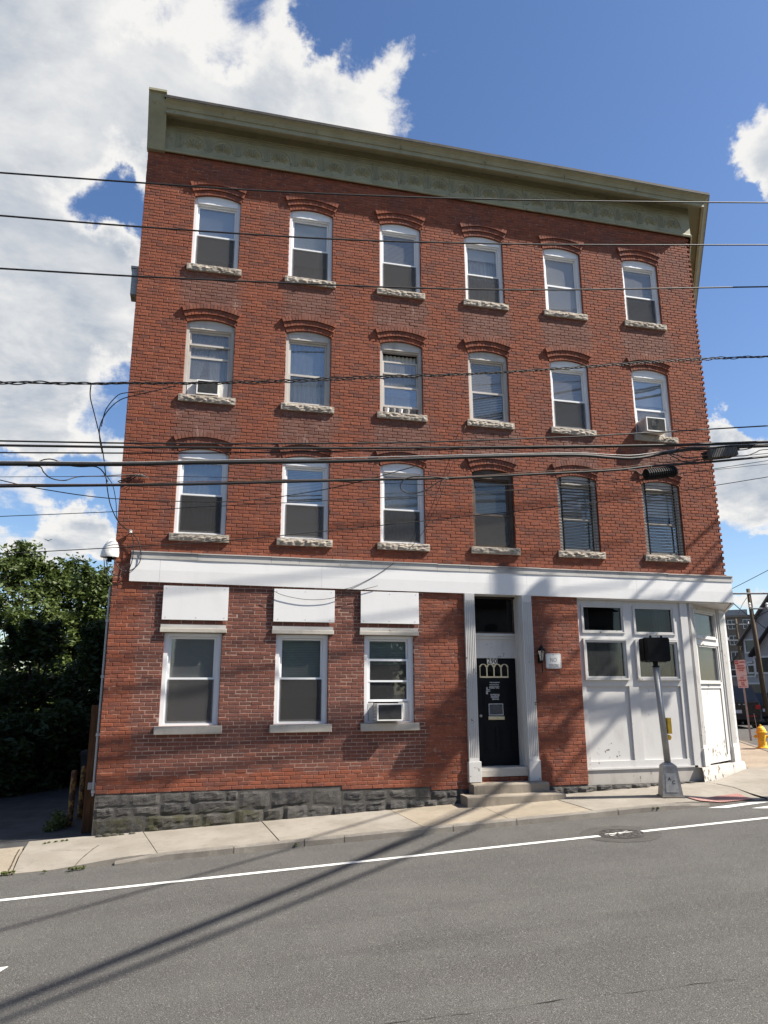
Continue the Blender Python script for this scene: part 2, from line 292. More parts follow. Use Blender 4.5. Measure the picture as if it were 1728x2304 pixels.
# ------------------------------------------------------------------ mesh helpers
class MB:
    def __init__(s): s.v = []; s.f = []; s.t = []
    def add(s, vs, fs, tint=0.0):
        b = len(s.v); s.v += [tuple(map(float, p)) for p in vs]; s.f += [tuple(b + i for i in q) for q in fs]; s.t += [tint] * len(fs); return s
    def box(s, x0, x1, y0, y1, z0, z1, M=None, tint=0.0):
        vs = [(x0, y0, z0), (x1, y0, z0), (x1, y1, z0), (x0, y1, z0), (x0, y0, z1), (x1, y0, z1), (x1, y1, z1), (x0, y1, z1)]
        if M is not None: vs = [tuple(M @ Vector(p)) for p in vs]
        return s.add(vs, [(0, 3, 2, 1), (4, 5, 6, 7), (0, 1, 5, 4), (1, 2, 6, 5), (2, 3, 7, 6), (3, 0, 4, 7)], tint)
    def cbox(s, x0, x1, y0, y1, z0, z1, c=.006, M=None, tint=0.0):
        """box whose front (low y) edges are chamfered"""
        vs = [(x0, y0 + c, z0), (x1, y0 + c, z0), (x1, y1, z0), (x0, y1, z0), (x0, y0 + c, z1), (x1, y0 + c, z1), (x1, y1, z1), (x0, y1, z1),
              (x0 + c, y0, z0 + c), (x1 - c, y0, z0 + c), (x1 - c, y0, z1 - c), (x0 + c, y0, z1 - c)]
        if M is not None: vs = [tuple(M @ Vector(p)) for p in vs]
        return s.add(vs, [(0, 3, 2, 1), (4, 5, 6, 7), (1, 2, 6, 5), (2, 3, 7, 6), (3, 0, 4, 7), (8, 9, 10, 11), (0, 1, 9, 8), (1, 5, 10, 9), (5, 4, 11, 10), (4, 0, 8, 11)], tint)
    def prism(s, poly, y0, y1, M=None, tint=0.0):
        """polygon in (x,z), counter-clockwise seen from -y, extruded y0..y1"""
        n = len(poly); vs = [(p[0], y0, p[1]) for p in poly] + [(p[0], y1, p[1]) for p in poly]
        if M is not None: vs = [tuple(M @ Vector(p)) for p in vs]
        return s.add(vs, [tuple(range(n)), tuple(range(2 * n - 1, n - 1, -1))] + [((i + 1) % n, i, i + n, (i + 1) % n + n) for i in range(n)], tint)
    def slab(s, poly, zf, th, tint=0.0):
        """polygon in (x,y) ccw from above, top at zf(x,y), thickness th"""
        n = len(poly); vs = [(p[0], p[1], zf(*p)) for p in poly] + [(p[0], p[1], zf(*p) - th) for p in poly]
        return s.add(vs, [tuple(range(n)), tuple(range(2 * n - 1, n - 1, -1))] + [(i, i + n, (i + 1) % n + n, (i + 1) % n) for i in range(n)], tint)
    def tube(s, pts, r, n=6, cap=True, tint=0.0):
        pts = [Vector(p) for p in pts]; rs = r if isinstance(r, (list, tuple)) else [r] * len(pts)
        b = len(s.v); up = Vector((0.13, 0.31, 0.94)); k = len(pts)
        for i, p in enumerate(pts):
            t = (pts[min(i + 1, k - 1)] - pts[max(i - 1, 0)]).normalized()
            if abs(t.dot(up)) > .95: a = t.cross(Vector((1, .2, 0))).normalized()
            else: a = t.cross(up).normalized()
            c = t.cross(a)
            for j in range(n):
                q = p + (a * math.cos(2 * math.pi * j / n) + c * math.sin(2 * math.pi * j / n)) * rs[i]; s.v.append(tuple(q))
        for i in range(k - 1):
            for j in range(n):
                s.f.append((b + i * n + j, b + i * n + (j + 1) % n, b + (i + 1) * n + (j + 1) % n, b + (i + 1) * n + j)); s.t.append(tint)
        if cap:
            s.f.append(tuple(b + j for j in range(n))[::-1]); s.f.append(tuple(b + (k - 1) * n + j for j in range(n))); s.t += [tint, tint]
        return s
    def lathe(s, prof, c=(0, 0, 0), n=16, M=None, tint=0.0):
        b = len(s.v); k = len(prof)
        for r, z in prof:
            for j in range(n):
                a = 2 * math.pi * j / n; p = Vector((r * math.cos(a), r * math.sin(a), z))
                if M is not None: p = M @ p
                s.v.append((p.x + c[0], p.y + c[1], p.z + c[2]))
        for i in range(k - 1):
            for j in range(n):
                s.f.append((b + i * n + j, b + i * n + (j + 1) % n, b + (i + 1) * n + (j + 1) % n, b + (i + 1) * n + j)); s.t.append(tint)
        s.f.append(tuple(b + j for j in range(n))[::-1]); s.f.append(tuple(b + (k - 1) * n + j for j in range(n))); s.t += [tint, tint]
        return s
    def mesh(s, name, m, smooth=False, tints=False):
        me = bpy.data.meshes.new(name); me.from_pydata(s.v, [], s.f)
        if m: me.materials.append(m)
        if tints:
            a = me.attributes.new('tint', 'FLOAT', 'FACE'); a.data.foreach_set('value', s.t)
        if smooth: me.polygons.foreach_set('use_smooth', [True] * len(me.polygons))
        me.update(); return me
    def build(s, name, m, parent=None, smooth=False, tints=False, kind=None):
        return obj(name, s.mesh(name, m, smooth, tints), parent, kind)
def obj(name, me, parent=None, kind=None, loc=None):
    o = bpy.data.objects.new(name, me); COL.objects.link(o)
    if parent is not None:
        o.parent = parent
        if parent.parent is None and parent.type == 'EMPTY': o.matrix_parent_inverse = Matrix.Translation(-parent.location)
    if kind: o['kind'] = kind
    if loc is not None: o.location = loc
    return o
def tag(o, label, cat, group=None):
    o['label'] = label; o['category'] = cat
    if group: o['group'] = group
    return o
def thing(name, loc, label, cat, group=None):
    o = bpy.data.objects.new(name, None); COL.objects.link(o); o.location = loc; o.empty_display_size = .2
    return tag(o, label, cat, group)
def text_mesh(txt, size, m, name='lettering', align='CENTER', font_scale_x=1.0, bold=0.0, depth=.001):
    cu = bpy.data.curves.new(name, 'FONT'); cu.body = txt; cu.size = size; cu.align_x = align; cu.align_y = 'CENTER'; cu.extrude = depth; cu.offset = bold; cu.resolution_u = 2
    o = bpy.data.objects.new(name, cu); COL.objects.link(o)
    dg = bpy.context.evaluated_depsgraph_get(); dg.update(); me = bpy.data.meshes.new_from_object(o.evaluated_get(dg)); bpy.data.objects.remove(o); bpy.data.curves.remove(cu)
    me.materials.clear(); me.materials.append(m); return me
def put_text(txt, size, m, P, parent, rotz=0.0, sx=1.0, align='CENTER', bold=0.0, name='lettering', roll=0.0):
    me = text_mesh(txt, size, m, name, align, bold=bold)
    T = Matrix.Translation(P) @ Matrix.Rotation(rotz, 4, 'Z') @ Matrix.Rotation(roll, 4, 'Y') @ Matrix.Rotation(R(90), 4, 'X') @ Matrix.Diagonal((sx, 1, 1, 1))
    me.transform(T); return obj(name, me, parent)
def smooth_pts(pts, n=6):
    """Catmull-Rom through the points"""
    P = [np.array(p, float) for p in pts]; P = [2 * P[0] - P[1]] + P + [2 * P[-1] - P[-2]]; out = []
    for i in range(1, len(P) - 2):
        for k in range(n):
            t = k / n; a, b, c, d = P[i - 1:i + 3]
            out.append(.5 * ((2 * b) + (-a + c) * t + (2 * a - 5 * b + 4 * c - d) * t * t + (-a + 3 * b - 3 * c + d) * t ** 3))
    out.append(P[-2]); return out
def nz(x, y=0, z=0): return noise.noise(Vector((x, y, z)))

# ------------------------------------------------------------------ ground, road, pavement
SX = .042
def cl(x): return max(-30.0, min(20.0, x))
def zroad(x, y=0):
    z = -.885 + SX * cl(x)
    if y < -11.5: z += min(.8, (-11.5 - y) * .28)
    return z
def zwalk(x, y=0): return -.75 + SX * cl(x) + .02 * min(y, 0)
def GHIT(px, py, zf=zroad):
    d = ray(px, py); t = 3.0
    while t < 400:
        p = CC + d * t
        if p[2] < zf(p[0], p[1]): return p
        t += .02
    return CC + d * 400
def grid_sheet(name, xs, ys, zf, m, kind='structure', dz=0.0):
    vs = [(x, y, zf(x, y) + dz) for y in ys for x in xs]; n = len(xs)
    fs = [(j * n + i, j * n + i + 1, (j + 1) * n + i + 1, (j + 1) * n + i) for j in range(len(ys) - 1) for i in range(n - 1)]
    mb = MB(); mb.v = vs; mb.f = fs; mb.t = [0] * len(fs); return mb.build(name, m, None, kind=kind)
xs = [-1500, -300, -120, -60] + list(np.arange(-30, 34, 2.0)) + [60, 120, 300, 1500]
ys = [-1500, -300, -90, -40] + list(np.arange(-20, 46, 2.0)) + [70, 140, 400, 1500]
M_EARTH = pm('earth', (.10, .085, .06), .3, 1.5, .95, .4, 20)
grid_sheet('ground', xs, ys, lambda x, y: zroad(x, y) - .03 - (.25 if (x > 60 or y > 46 or x < -60 or y < -40) else 0), M_EARTH)
grid_sheet('road', [-60] + list(np.arange(-30, 33, 1.5)) + [60], [-11.5, -9, -6, -4, -2.6, -1.4], zroad, M_ASPH)
# side street, with the junction
A1 = np.array([.50, .866])
mb = MB(); pts = []
for t in np.arange(-4, 62, 2.0):
    for u in (0, 3, 6, 9, 12): 
        x = 12.5 + A1[0] * t + u * .866 * 1.15; y = -1.4 + A1[1] * t - u * .1; y = max(y, -1.4)
        pts.append((x, y, zroad(x, y) + .002))
n = 5; mb.v = pts; mb.f = [(j * n + i, j * n + i + 1, (j + 1) * n + i + 1, (j + 1) * n + i) for j in range(len(pts) // n - 1) for i in range(n - 1)]; mb.t = [0] * len(mb.f)
mb.build('side_street', M_ASPH, None, kind='structure')
# alley beside the building
grid_sheet('driveway', [-9, -6, -4, -2, -1, -.02], [-.42, 0.5, 2, 4, 6, 9, 12, 16, 20], lambda x, y: zwalk(x, 0) - .02 + (y > 1) * 0, pm('old_asphalt', (.045, .044, .043), .3, 2, .9, .6, 60))
walk = bpy.data.objects.new('sidewalk', None); COL.objects.link(walk); walk['kind'] = 'structure'
CURBY = -1.74
def yj(x): return CURBY
SKEW = {-.93: .12, 1.0: .33, 2.95: .14, 5.35: .14, 8.52: .10}
SLABS = [(-6.0, -3.6, M_WALK2), (-3.6, -.93, M_WALK2), (-.93, 1.0, M_WALK), (1.0, 2.95, M_WALK), (2.95, 5.35, M_WALK), (5.35, 6.95, M_WALK2), (6.95, 8.52, M_WALK2), (8.52, 10.3, M_WALK), (10.3, 12.19, M_WALK)]
for i, (a, b, m) in enumerate(SLABS):
    mb = MB(); nx = 16; ny = 12; g = .008; jt = random.uniform(-.004, .006)
    def zs(x, y):
        z = zwalk(x, y) + jt + .004 * nz(x * 1.3, y * 1.3, i)
        if x < .6 and y < -1.0: z -= .085 * min(1, (.6 - x) / 1.0) * min(1, (-1.0 - y) / .6)          # dropped kerb of the driveway
        if x > 10.6 and y < -.9: z -= .085 * min(1, (x - 10.6) / .6) * min(1, (-.9 - y) / .6)
        return z
    back = -.30 if b <= -.5 else .06
    vs = []
    for j in range(ny + 1):
        for k in range(nx + 1):
            x = a + g + (b - a - 2 * g) * k / nx; yy = CURBY + .01 + (back - CURBY - .01) * j / ny
            sk = (SKEW.get(a, 0) * (1 - k / nx) + SKEW.get(b, 0) * k / nx) * (j / ny - .5)
            vs.append((x - sk, yy, zs(x, yy)))
    fs = [(j * (nx + 1) + k, j * (nx + 1) + k + 1, (j + 1) * (nx + 1) + k + 1, (j + 1) * (nx + 1) + k) for j in range(ny) for k in range(nx)]
    mb.add(vs, fs)
    ring = [k for k in range(nx + 1)] + [(j) * (nx + 1) + nx for j in range(1, ny + 1)] + [ny * (nx + 1) + k for k in range(nx - 1, -1, -1)] + [j * (nx + 1) for j in range(ny - 1, 0, -1)]
    b0 = len(mb.v); mb.v += [(vs[q][0], vs[q][1], vs[q][2] - .16) for q in ring]; L_ = len(ring)
    mb.f += [(ring[(q + 1) % L_], ring[q], b0 + q, b0 + (q + 1) % L_) for q in range(L_)]; mb.t += [0] * L_
    mb.build('slab', m, walk)
# joint bed under the slabs
MB().slab([(-6, CURBY + .02), (12.2, CURBY + .02), (12.2, .05), (-6, .05)], lambda x, y: zwalk(x, y) - .115, .1).build('joint_bed', pm('joint_dirt', (.05, .042, .032), .3, 10, .95), walk)
def crack(pxs, w=.006):
    P = smooth_pts([GHIT(x, y, lambda a, b: zwalk(a, b)) for x, y in pxs], 9); vs = []
    for i, p in enumerate(P):
        o_ = .018 * nz(p[0] * 9, p[1] * 9, 4); ww = max(.0012, w * (.6 + nz(p[0] * 6, i, 8))); zz = p[2] + .009
        if p[0] < .6 and p[1] < -1.0: zz -= .085 * min(1, (.6 - p[0]) / 1.0) * min(1, (-1.0 - p[1]) / .6)
        vs += [(p[0] - ww, p[1] + o_, zz), (p[0] + ww, p[1] + o_ + .004, zz)]
    mb = MB(); mb.add(vs, [(2 * i, 2 * i + 1, 2 * i + 3, 2 * i + 2) for i in range(len(P) - 1)]); mb.build('crack', MATS['joint_dirt'], walk)
crack([(142, 1957), (165, 1945), (180, 1930), (205, 1914), (222, 1903)], .010); crack([(112, 1914), (150, 1914), (200, 1913), (214, 1908)], .006); crack([(18, 1950), (30, 1935), (44, 1912)], .016)
# corner pavement, wrapped round into the side street
CORN = [(12.2, -1.74), (12.75, -1.62), (13.5, -1.2), (14.6, -.2), (15.7, 1.2), (17.45, 4.3), (18.5, 6.8), (21.5, 12.2), (27, 22), (22.5, 24), (14.3, 1.2), (12.2, .1)]
def zcorner(x, y):
    z = zwalk(x, y)
    if y < -.9 and x < 14: z -= .07 * min(1, (-.9 - y) / .6)
    return z
for a, b in ((0, 3), (3, 6), (6, 9)):
    pass
def strip(name, inner, outer, m):
    mb = MB(); nseg = len(inner); K = 4; vs = []
    for i in range(nseg):
        for k in range(K + 1):
            f = k / K; x = inner[i][0] * (1 - f) + outer[i][0] * f; y = inner[i][1] * (1 - f) + outer[i][1] * f; vs.append((x, y, zcorner(x, y)))
    fs = [(i * (K + 1) + k, i * (K + 1) + k + 1, (i + 1) * (K + 1) + k + 1, (i + 1) * (K + 1) + k) for i in range(nseg - 1) for k in range(K)]
    mb.add(vs, fs); e = [i * (K + 1) + K for i in range(nseg)]; b0 = len(mb.v); mb.v += [(vs[q][0], vs[q][1], vs[q][2] - .2) for q in e]
    mb.f += [(e[i], b0 + i, b0 + i + 1, e[i + 1]) for i in range(nseg - 1)]; mb.t += [0] * (nseg - 1)
    return mb.build(name, m, walk)
inn = [(12.205, .1), (12.205, -.3), (12.4, -.05), (13.2, .5), (14.3, 1.25), (15.3, 2.9), (16.9, 5.2), (19.5, 9.5), (24, 17)]
outr = [(12.205, CURBY), (12.75, -1.62), (13.5, -1.2), (14.6, -.2), (15.7, 1.2), (17.25, 4.1), (18.55, 6.8), (21.5, 12.2), (26.4, 21)]
inn[0] = (12.205, .05); inn[1] = (12.21, .04)
strip('slab', inn[:5], outr[:5], M_WALK); strip('slab', inn[4:7], outr[4:7], M_WALK2); strip('slab', inn[6:], outr[6:], M_WALK)
# kerb stones
kerb = bpy.data.objects.new('kerb', None); COL.objects.link(kerb); kerb['kind'] = 'structure'
for a, b in ((.55, 2.3), (2.3, 3.4), (3.4, 4.05), (4.05, 5.9), (5.9, 7.05), (7.05, 9.0), (9.0, 10.9)):
    mb = MB(); n = 14; vs = []; 
    prof = [(CURBY + .0, .012), (CURBY - .055, .006), (CURBY - .075, -.02), (CURBY - .085, -.17)]
    for i in range(n + 1):
        x = a + .006 + (b - a - .012) * i / n
        drop = (.075 * max(0, min(1, (1.3 - x) / .9)) + .075 * max(0, min(1, (x - 10.0) / .9)))
        for (yy, dz) in prof: vs.append((x, yy + .010 * nz(x * 6, dz * 40, 3), zwalk(x, CURBY) + dz * (1 if dz > -.1 else 1) - drop * (1 if dz > -.1 else 0) + .008 * nz(x * 8, dz * 60, 7)))
    K = len(prof); mb.add(vs, [(i * K + k, (i + 1) * K + k, (i + 1) * K + k + 1, i * K + k + 1) for i in range(n) for k in range(K - 1)])
    mb.f = [q[::-1] for q in mb.f]; mb.build('kerb_stone', M_CURB, kerb)
# side-street kerb
sk_pts = [(14.6, -.2), (15.7, 1.2), (17.25, 4.1), (18.55, 6.8), (21.5, 12.2), (26.4, 21)]
for (p, q) in zip(sk_pts[:-1], sk_pts[1:]):
    d = np.array(q) - np.array(p); d = d / np.linalg.norm(d); nn = np.array([d[1], -d[0]]) * .14
    MB().slab([tuple(p), tuple(np.array(p) + nn), tuple(np.array(q) + nn), tuple(q)], lambda x, y: zcorner(x, y) + .012, .25).build('kerb_stone', M_CURB, kerb)
# road markings
def mark(name, pts, label=None, m=M_LINE, dz=.006):
    mb = MB(); mb.slab(pts, lambda x, y: zroad(x, y) + dz, .003); o = mb.build(name, m); o['kind'] = 'structure'; return o
def longmark(x0, x1, y0a, y1a, y0b, y1b):
    mb = MB(); n = max(1, int((x1 - x0) / 1.5)); vs = []
    for i in range(n + 1):
        f = i / n; x = x0 + (x1 - x0) * f
        for yy in (y0a + (y0b - y0a) * f, y1a + (y1b - y1a) * f): vs.append((x, yy, zroad(x, yy) + .006))
    mb.add(vs, [(2 * i, 2 * i + 2, 2 * i + 3, 2 * i + 1) for i in range(n)]); o = mb.build('road_line', M_LINE); o['kind'] = 'structure'
longmark(-30, 7.86, -3.30, -3.20, -3.26, -3.15); longmark(8.52, 19.5, -3.26, -3.15, -3.22, -3.10)
mark('crossing_bar', [(10.72, -1.97), (11.0, -2.12), (12.05, -1.98), (11.75, -1.86)])
mark('crossing_bar', [(11.33, -2.36), (11.6, -2.52), (13.2, -2.36), (12.9, -2.2)])
mark('crossing_bar', [(12.1, -1.93), (12.35, -2.02), (13.4, -1.85), (13.1, -1.78)])
mark('road_line', [(-.6, -6.35), (-.12, -6.1), (-.02, -5.86), (-.35, -5.86)])
# worn seam running along the lane
mb = MB(); p = []
for i in range(240):
    x = -2 + i * .06; p.append((x, -8.05 - .02 * x * 4 + .06 * nz(x * 1.2, 1, 5) + .025 * nz(x * 9, 3, 5), 0))
p = [(q[0], q[1], zroad(q[0]) + .0035) for q in p]
vs = []
for q in p: w = max(.0008, .0015 + .010 * nz(q[0] * 4, 2, 2)); vs += [(q[0], q[1] - w, q[2]), (q[0], q[1] + w, q[2])]
mb.add(vs, [(2 * i, 2 * i + 2, 2 * i + 3, 2 * i + 1) for i in range(len(p) - 1)]); mb.build('road_crack', pm('tar', (.018, .017, .016), .3, 20, .7), None, kind='structure')

# manhole
mc = (8.19, -3.20); mz = zroad(*mc)
mh = thing('manhole_cover', (mc[0], mc[1], mz), 'round cast-iron manhole cover interrupting the white edge line', 'manhole cover')
mh.location = (mc[0], mc[1], mz)
def disc(mb, r0, r1, z, n=40, dz=0):
    vs = []
    for j in range(n):
        a = 2 * math.pi * j / n
        for r in (r0, r1): x = mc[0] + r * math.cos(a); y = mc[1] + r * math.sin(a); vs.append((x, y, zroad(x, y) + z))
    mb.add(vs, [(2 * j, 2 * j + 1, 2 * ((j + 1) % n) + 1, 2 * ((j + 1) % n)) for j in range(n)])
M_IRON = pm('cast_iron', (.055, .05, .046), .35, 25, .6, .4, 60, .4)
mb = MB(); disc(mb, .005, .32, .007); 
for a in range(0, 360, 30):
    for rr_ in (.10, .19, .27):
        x = mc[0] + rr_ * math.cos(R(a + rr_ * 100)); y = mc[1] + rr_ * math.sin(R(a + rr_ * 100)); mb.box(x - .022, x + .022, y - .022, y + .022, zroad(x) + .008, zroad(x) + .013)
mb.build('lid', M_IRON, mh); mb = MB(); disc(mb, .335, .375, .008); mb.build('rim', M_IRON, mh)
mb = MB(); disc(mb, .38, .62, .004); mb.build('asphalt_collar', pm('patch_asphalt', (.062, .058, .052), .2, 8, .9, .6, 80), mh)
mb = MB()
for k in range(14):
    x = mc[0] + random.uniform(-.24, .24); y = mc[1] + random.uniform(-.06, .1) + .2 * (x - mc[0]); s_ = random.uniform(.015, .05)
    mb.slab([(x - s_ * 1.6, y - s_ * .5), (x + s_ * 1.5, y - s_ * .3), (x + s_ * 1.2, y + s_ * .5), (x - s_, y + s_ * .4)], lambda a, b: zroad(a) + .0145, .002)
mb.build('paint_remains', M_LINE, mh)

# tactile pad
tp = thing('tactile_paving', (11.4, -1.6, zwalk(11.4, -1.6)), 'red tactile paving pad set in the kerb ramp', 'tactile paving')
PADC = [(10.78, -2.0 + .18), (11.95, -1.82 + .05), (11.95, -1.27), (10.75, -1.36)]
M_RED = pm('red_tactile', (.30, .13, .11), .15, 12, .8, .3, 60)
def zpad(x, y): return zs_pad(x, y)
def zs_pad(x, y):
    z = zwalk(x, y) + .016
    if x > 10.6 and y < -.9: z -= .085 * min(1, (x - 10.6) / .6) * min(1, (-.9 - y) / .6)
    return z
mb = MB(); N = 8; P4 = [np.array(q) for q in ((10.76, -1.73), (11.95, -1.73), (11.95, -1.27), (10.76, -1.36))]
vs = []
for j in range(N + 1):
    for i in range(N + 1):
        u, v = i / N, j / N; q = (P4[0] * (1 - u) + P4[1] * u) * (1 - v) + (P4[3] * (1 - u) + P4[2] * u) * v; vs.append((q[0], q[1], zs_pad(*q)))
mb.add(vs, [(j * (N + 1) + i, j * (N + 1) + i + 1, (j + 1) * (N + 1) + i + 1, (j + 1) * (N + 1) + i) for j in range(N) for i in range(N)]); mb.build('pad', M_RED, tp)
mb = MB()
for i in range(24):
    for j in range(9):
        u, v = (i + .5) / 24, (j + .5) / 9; q = (P4[0] * (1 - u) + P4[1] * u) * (1 - v) + (P4[3] * (1 - u) + P4[2] * u) * v
        mb.lathe([(.014, 0), (.010, .006)], (q[0], q[1], zs_pad(*q)), 6)
mb.build('studs', pm('worn_studs', (.50, .33, .28), .2, 20, .8, 0), tp, kind='stuff')

# ------------------------------------------------------------------ the brick building
XR = 13.29; SD = np.array([.553, .833]); TOPB = 12.95
bld = thing('brick_building', (0, 0, -.75), 'four-storey red brick corner building with a green cornice and a white ground-floor band', 'building')
wall = obj('wall', None, bld)                       # front wall: mortar bed, bricks
wall.empty_display_size = .1
COLX = [1.029, 3.070, 5.110, 7.144, 9.152, 11.277]; COLW = [.972, .962, .963, .957, .975, .99]
ROWZ = {2: (4.6, 1.648), 3: (7.437, 1.606), 4: (10.353, 1.638)}
RISE = .088; RING = .112
OPEN = []                                          # x0, x1, z0, z1 (spring), rise
for r_ in (2, 3, 4):
    for c_ in range(6): OPEN.append((COLX[c_], COLX[c_] + COLW[c_], ROWZ[r_][0], ROWZ[r_][0] + ROWZ[r_][1], RISE))
G1 = [(.985, 2.03), (3.045, 4.06), (4.775, 5.79)]
for a, b in G1: OPEN.append((a, b, 1.05, 2.72, 0))
OPEN.append((7.06, 8.17, -.10, 3.64, 0)); OPEN.append((9.455, 14, -2, 3.64, 0))
def arch_R(w): return (w * w / 4 + RISE * RISE) / (2 * RISE)
def spans(z0, z1, k):
    zm = (z0 + z1) / 2
    if zm < -.07: lo = 4.35
    else: lo = 0.0
    if zm < -.14: lo = 6.1
    iv = [(lo, XR - (.085 if k % 2 else 0.0))]
    for (a, b, o0, o1, rise) in OPEN:
        if rise:
            w = b - a; Rr = arch_R(w); zc = o1 + rise - Rr; ro = Rr + RING
            if z1 <= o0 + .01 or zm >= zc + ro: continue
            h = w / 2 if zm < o1 else min(w / 2 + .03, math.sqrt(max(0, ro * ro - (zm - zc) ** 2)))
            a, b = (a + b) / 2 - h, (a + b) / 2 + h
            if h < .03: continue
        else:
            if z1 <= o0 + .02 or z0 >= o1 - .02: continue
        nv = []
        for (p, q) in iv:
            if b <= p or a >= q: nv.append((p, q)); continue
            if a > p + .02: nv.append((p, a))
            if b < q - .02: nv.append((b, q))
        iv = nv
    return iv
PIT = .0702; ZB0 = -.21; BL = .2105; JT = .0095
mort = MB(); stuff = MB(); singles = []
ncourse = int((TOPB - ZB0) / PIT) + 1
for k in range(ncourse):
    z0 = ZB0 + k * PIT; z1 = z0 + PIT
    if 3.70 < z0 and z1 < 4.06: 
        mort.box(0, XR, .009, .2, z0, z1); continue
    off = (k % 2) * BL / 2 + (random.uniform(-.012, .012)) + (BL / 4 if k % 14 == 6 else 0)
    for (a, b) in spans(z0, z1, k):
        mort.box(a + .004, b - .004, .0048 if z1 < 3.7 else .0070, .22, z0, z1)
        i0 = int(math.floor((a - off) / BL)) - 1; x = off + i0 * BL
        while x < b:
            p, q = max(x, a) + (JT / 2 if x > a else 0), min(x + BL, b) - (JT / 2 if x + BL < b else 0)
            p += random.uniform(-.003, .003) if p > a + .001 else 0
            full = (x > a + .002 and x + BL < b - .002)
            if q - p > .022:
                yf = random.gauss(0, .0016); zz = random.uniform(-.0014, .0014); jh = JT / 2 + random.uniform(-.001, .0012)
                hidden = any(A0 - .09 < x < A1 + .02 and 2.7 < z0 < 3.6 for A0, A1 in G1)
                d2 = (x - CC[0]) ** 2 + CC[1] ** 2 + (z0 - CC[2]) ** 2
                if full and not hidden and z0 > -.07 and .1 < x < 6.8: singles.append((d2, x + BL / 2, z0 + PIT / 2 + zz, yf, p, q, z0 + jh + zz, z1 - jh + zz))
                else: stuff.cbox(p, q, yf, .1, z0 + jh + zz, z1 - jh + zz, .0045 + random.random() * .003, tint=random.random())
            x += BL
singles.sort()
BM = []
for i in range(10):
    mb = MB(); l = .2005 + random.uniform(-.003, .002); h = .0600 + random.uniform(-.0012, .0012)
    mb.cbox(-l / 2, l / 2, 0, .1, -h / 2, h / 2, .0045 + random.random() * .003, tint=i / 10); BM.append(mb.mesh('brick', M_BRICK, tints=True))
for i, s_ in enumerate(singles):
    if i < 300:
        o = obj('brick', random.choice(BM), wall, loc=(s_[1], s_[3], s_[2])); o.rotation_euler = (random.gauss(0, .008), random.gauss(0, .004), random.gauss(0, .006))
    else: stuff.cbox(s_[4], s_[5], s_[3], .1, s_[6], s_[7], .0045 + random.random() * .003, tint=random.random())
mort.build('mortar_bed', M_MORTAR, wall)
stuff.build('brickwork', M_BRICK, wall, tints=True, kind='stuff')
# side and rear walls, roof deck, floors (brick pattern in the material where no camera can tell the pieces apart)
def brick_far():
    k = NB('brick_far'); bt = k.n.new('ShaderNodeTexBrick'); bt.inputs['Scale'].default_value = 1; bt.inputs['Brick Width'].default_value = .21; bt.inputs['Row Height'].default_value = .07; bt.inputs['Mortar Size'].default_value = .008
    bt.inputs['Color1'].default_value = (.19, .056, .034, 1); bt.inputs['Color2'].default_value = (.24, .074, .044, 1); bt.inputs['Mortar'].default_value = (.22, .12, .09, 1)
    x, y, z = k.xyz(); c = k.n.new('ShaderNodeCombineXYZ'); k.l.new(k.math('ADD', y, k.math('MULTIPLY', x, .6)), c.inputs[0]); k.l.new(z, c.inputs[1]); k.l.new(c.outputs[0], bt.inputs['Vector'])
    return k.fin(bt.outputs['Color'], .85, .2)
M_BFAR = brick_far(); DEPTH = 13.0
E_ = np.array([XR, 0]) + SD * DEPTH / SD[1]
def vwall(p, q, th, z0, z1, m, name, inward=1):
    p = np.array(p, float); q = np.array(q, float); d = (q - p) / np.linalg.norm(q - p); nn = np.array([-d[1], d[0]]) * th * inward
    mb = MB(); vs = [(*p, z0), (*q, z0), (*(q + nn), z0), (*(p + nn), z0), (*p, z1), (*q, z1), (*(q + nn), z1), (*(p + nn), z1)]
    mb.add(vs, [(0, 3, 2, 1), (4, 5, 6, 7), (0, 1, 5, 4), (1, 2, 6, 5), (2, 3, 7, 6), (3, 0, 4, 7)]); return mb.build(name, m, bld)
vwall((0.0, DEPTH), (0.0, .222), .25, -1.2, 13.6, M_BFAR, 'side_wall')
vwall((XR - .012, .05), tuple(E_ - np.array([.012, 0])), .25, 3.66, 13.6, M_BFAR, 'side_wall')
vwall((14.25, 1.42), tuple(E_ - np.array([.09, 0])), .25, -1.2, 3.655, M_BFAR, 'side_wall')
vwall(tuple(E_ + np.array([0, .0])), (0, DEPTH), .25, -1.2, 13.6, M_BFAR, 'rear_wall')
mb = MB(); mb.slab([(.26, .225), (XR - .3, .225), (E_[0] - .5, DEPTH - .27), (.26, DEPTH - .27)], lambda x, y: 13.6 - .02 * y, .15); mb.build('roof_deck', M_ROOF, bld)
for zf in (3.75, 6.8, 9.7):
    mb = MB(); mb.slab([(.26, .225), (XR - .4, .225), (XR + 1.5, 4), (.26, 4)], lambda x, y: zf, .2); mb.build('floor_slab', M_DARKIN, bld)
mb = MB(); mb.box(.26, XR - .2, 2.6, 2.7, .2, 13.3); mb.build('light_stop_wall', M_DARKIN, bld)  # dark partition added behind the windows to keep the light local
mb = MB(); mb.box(.26, 9.4, .225, 2.6, -.15, -.02); mb.build('floor_slab', M_DARKIN, bld)

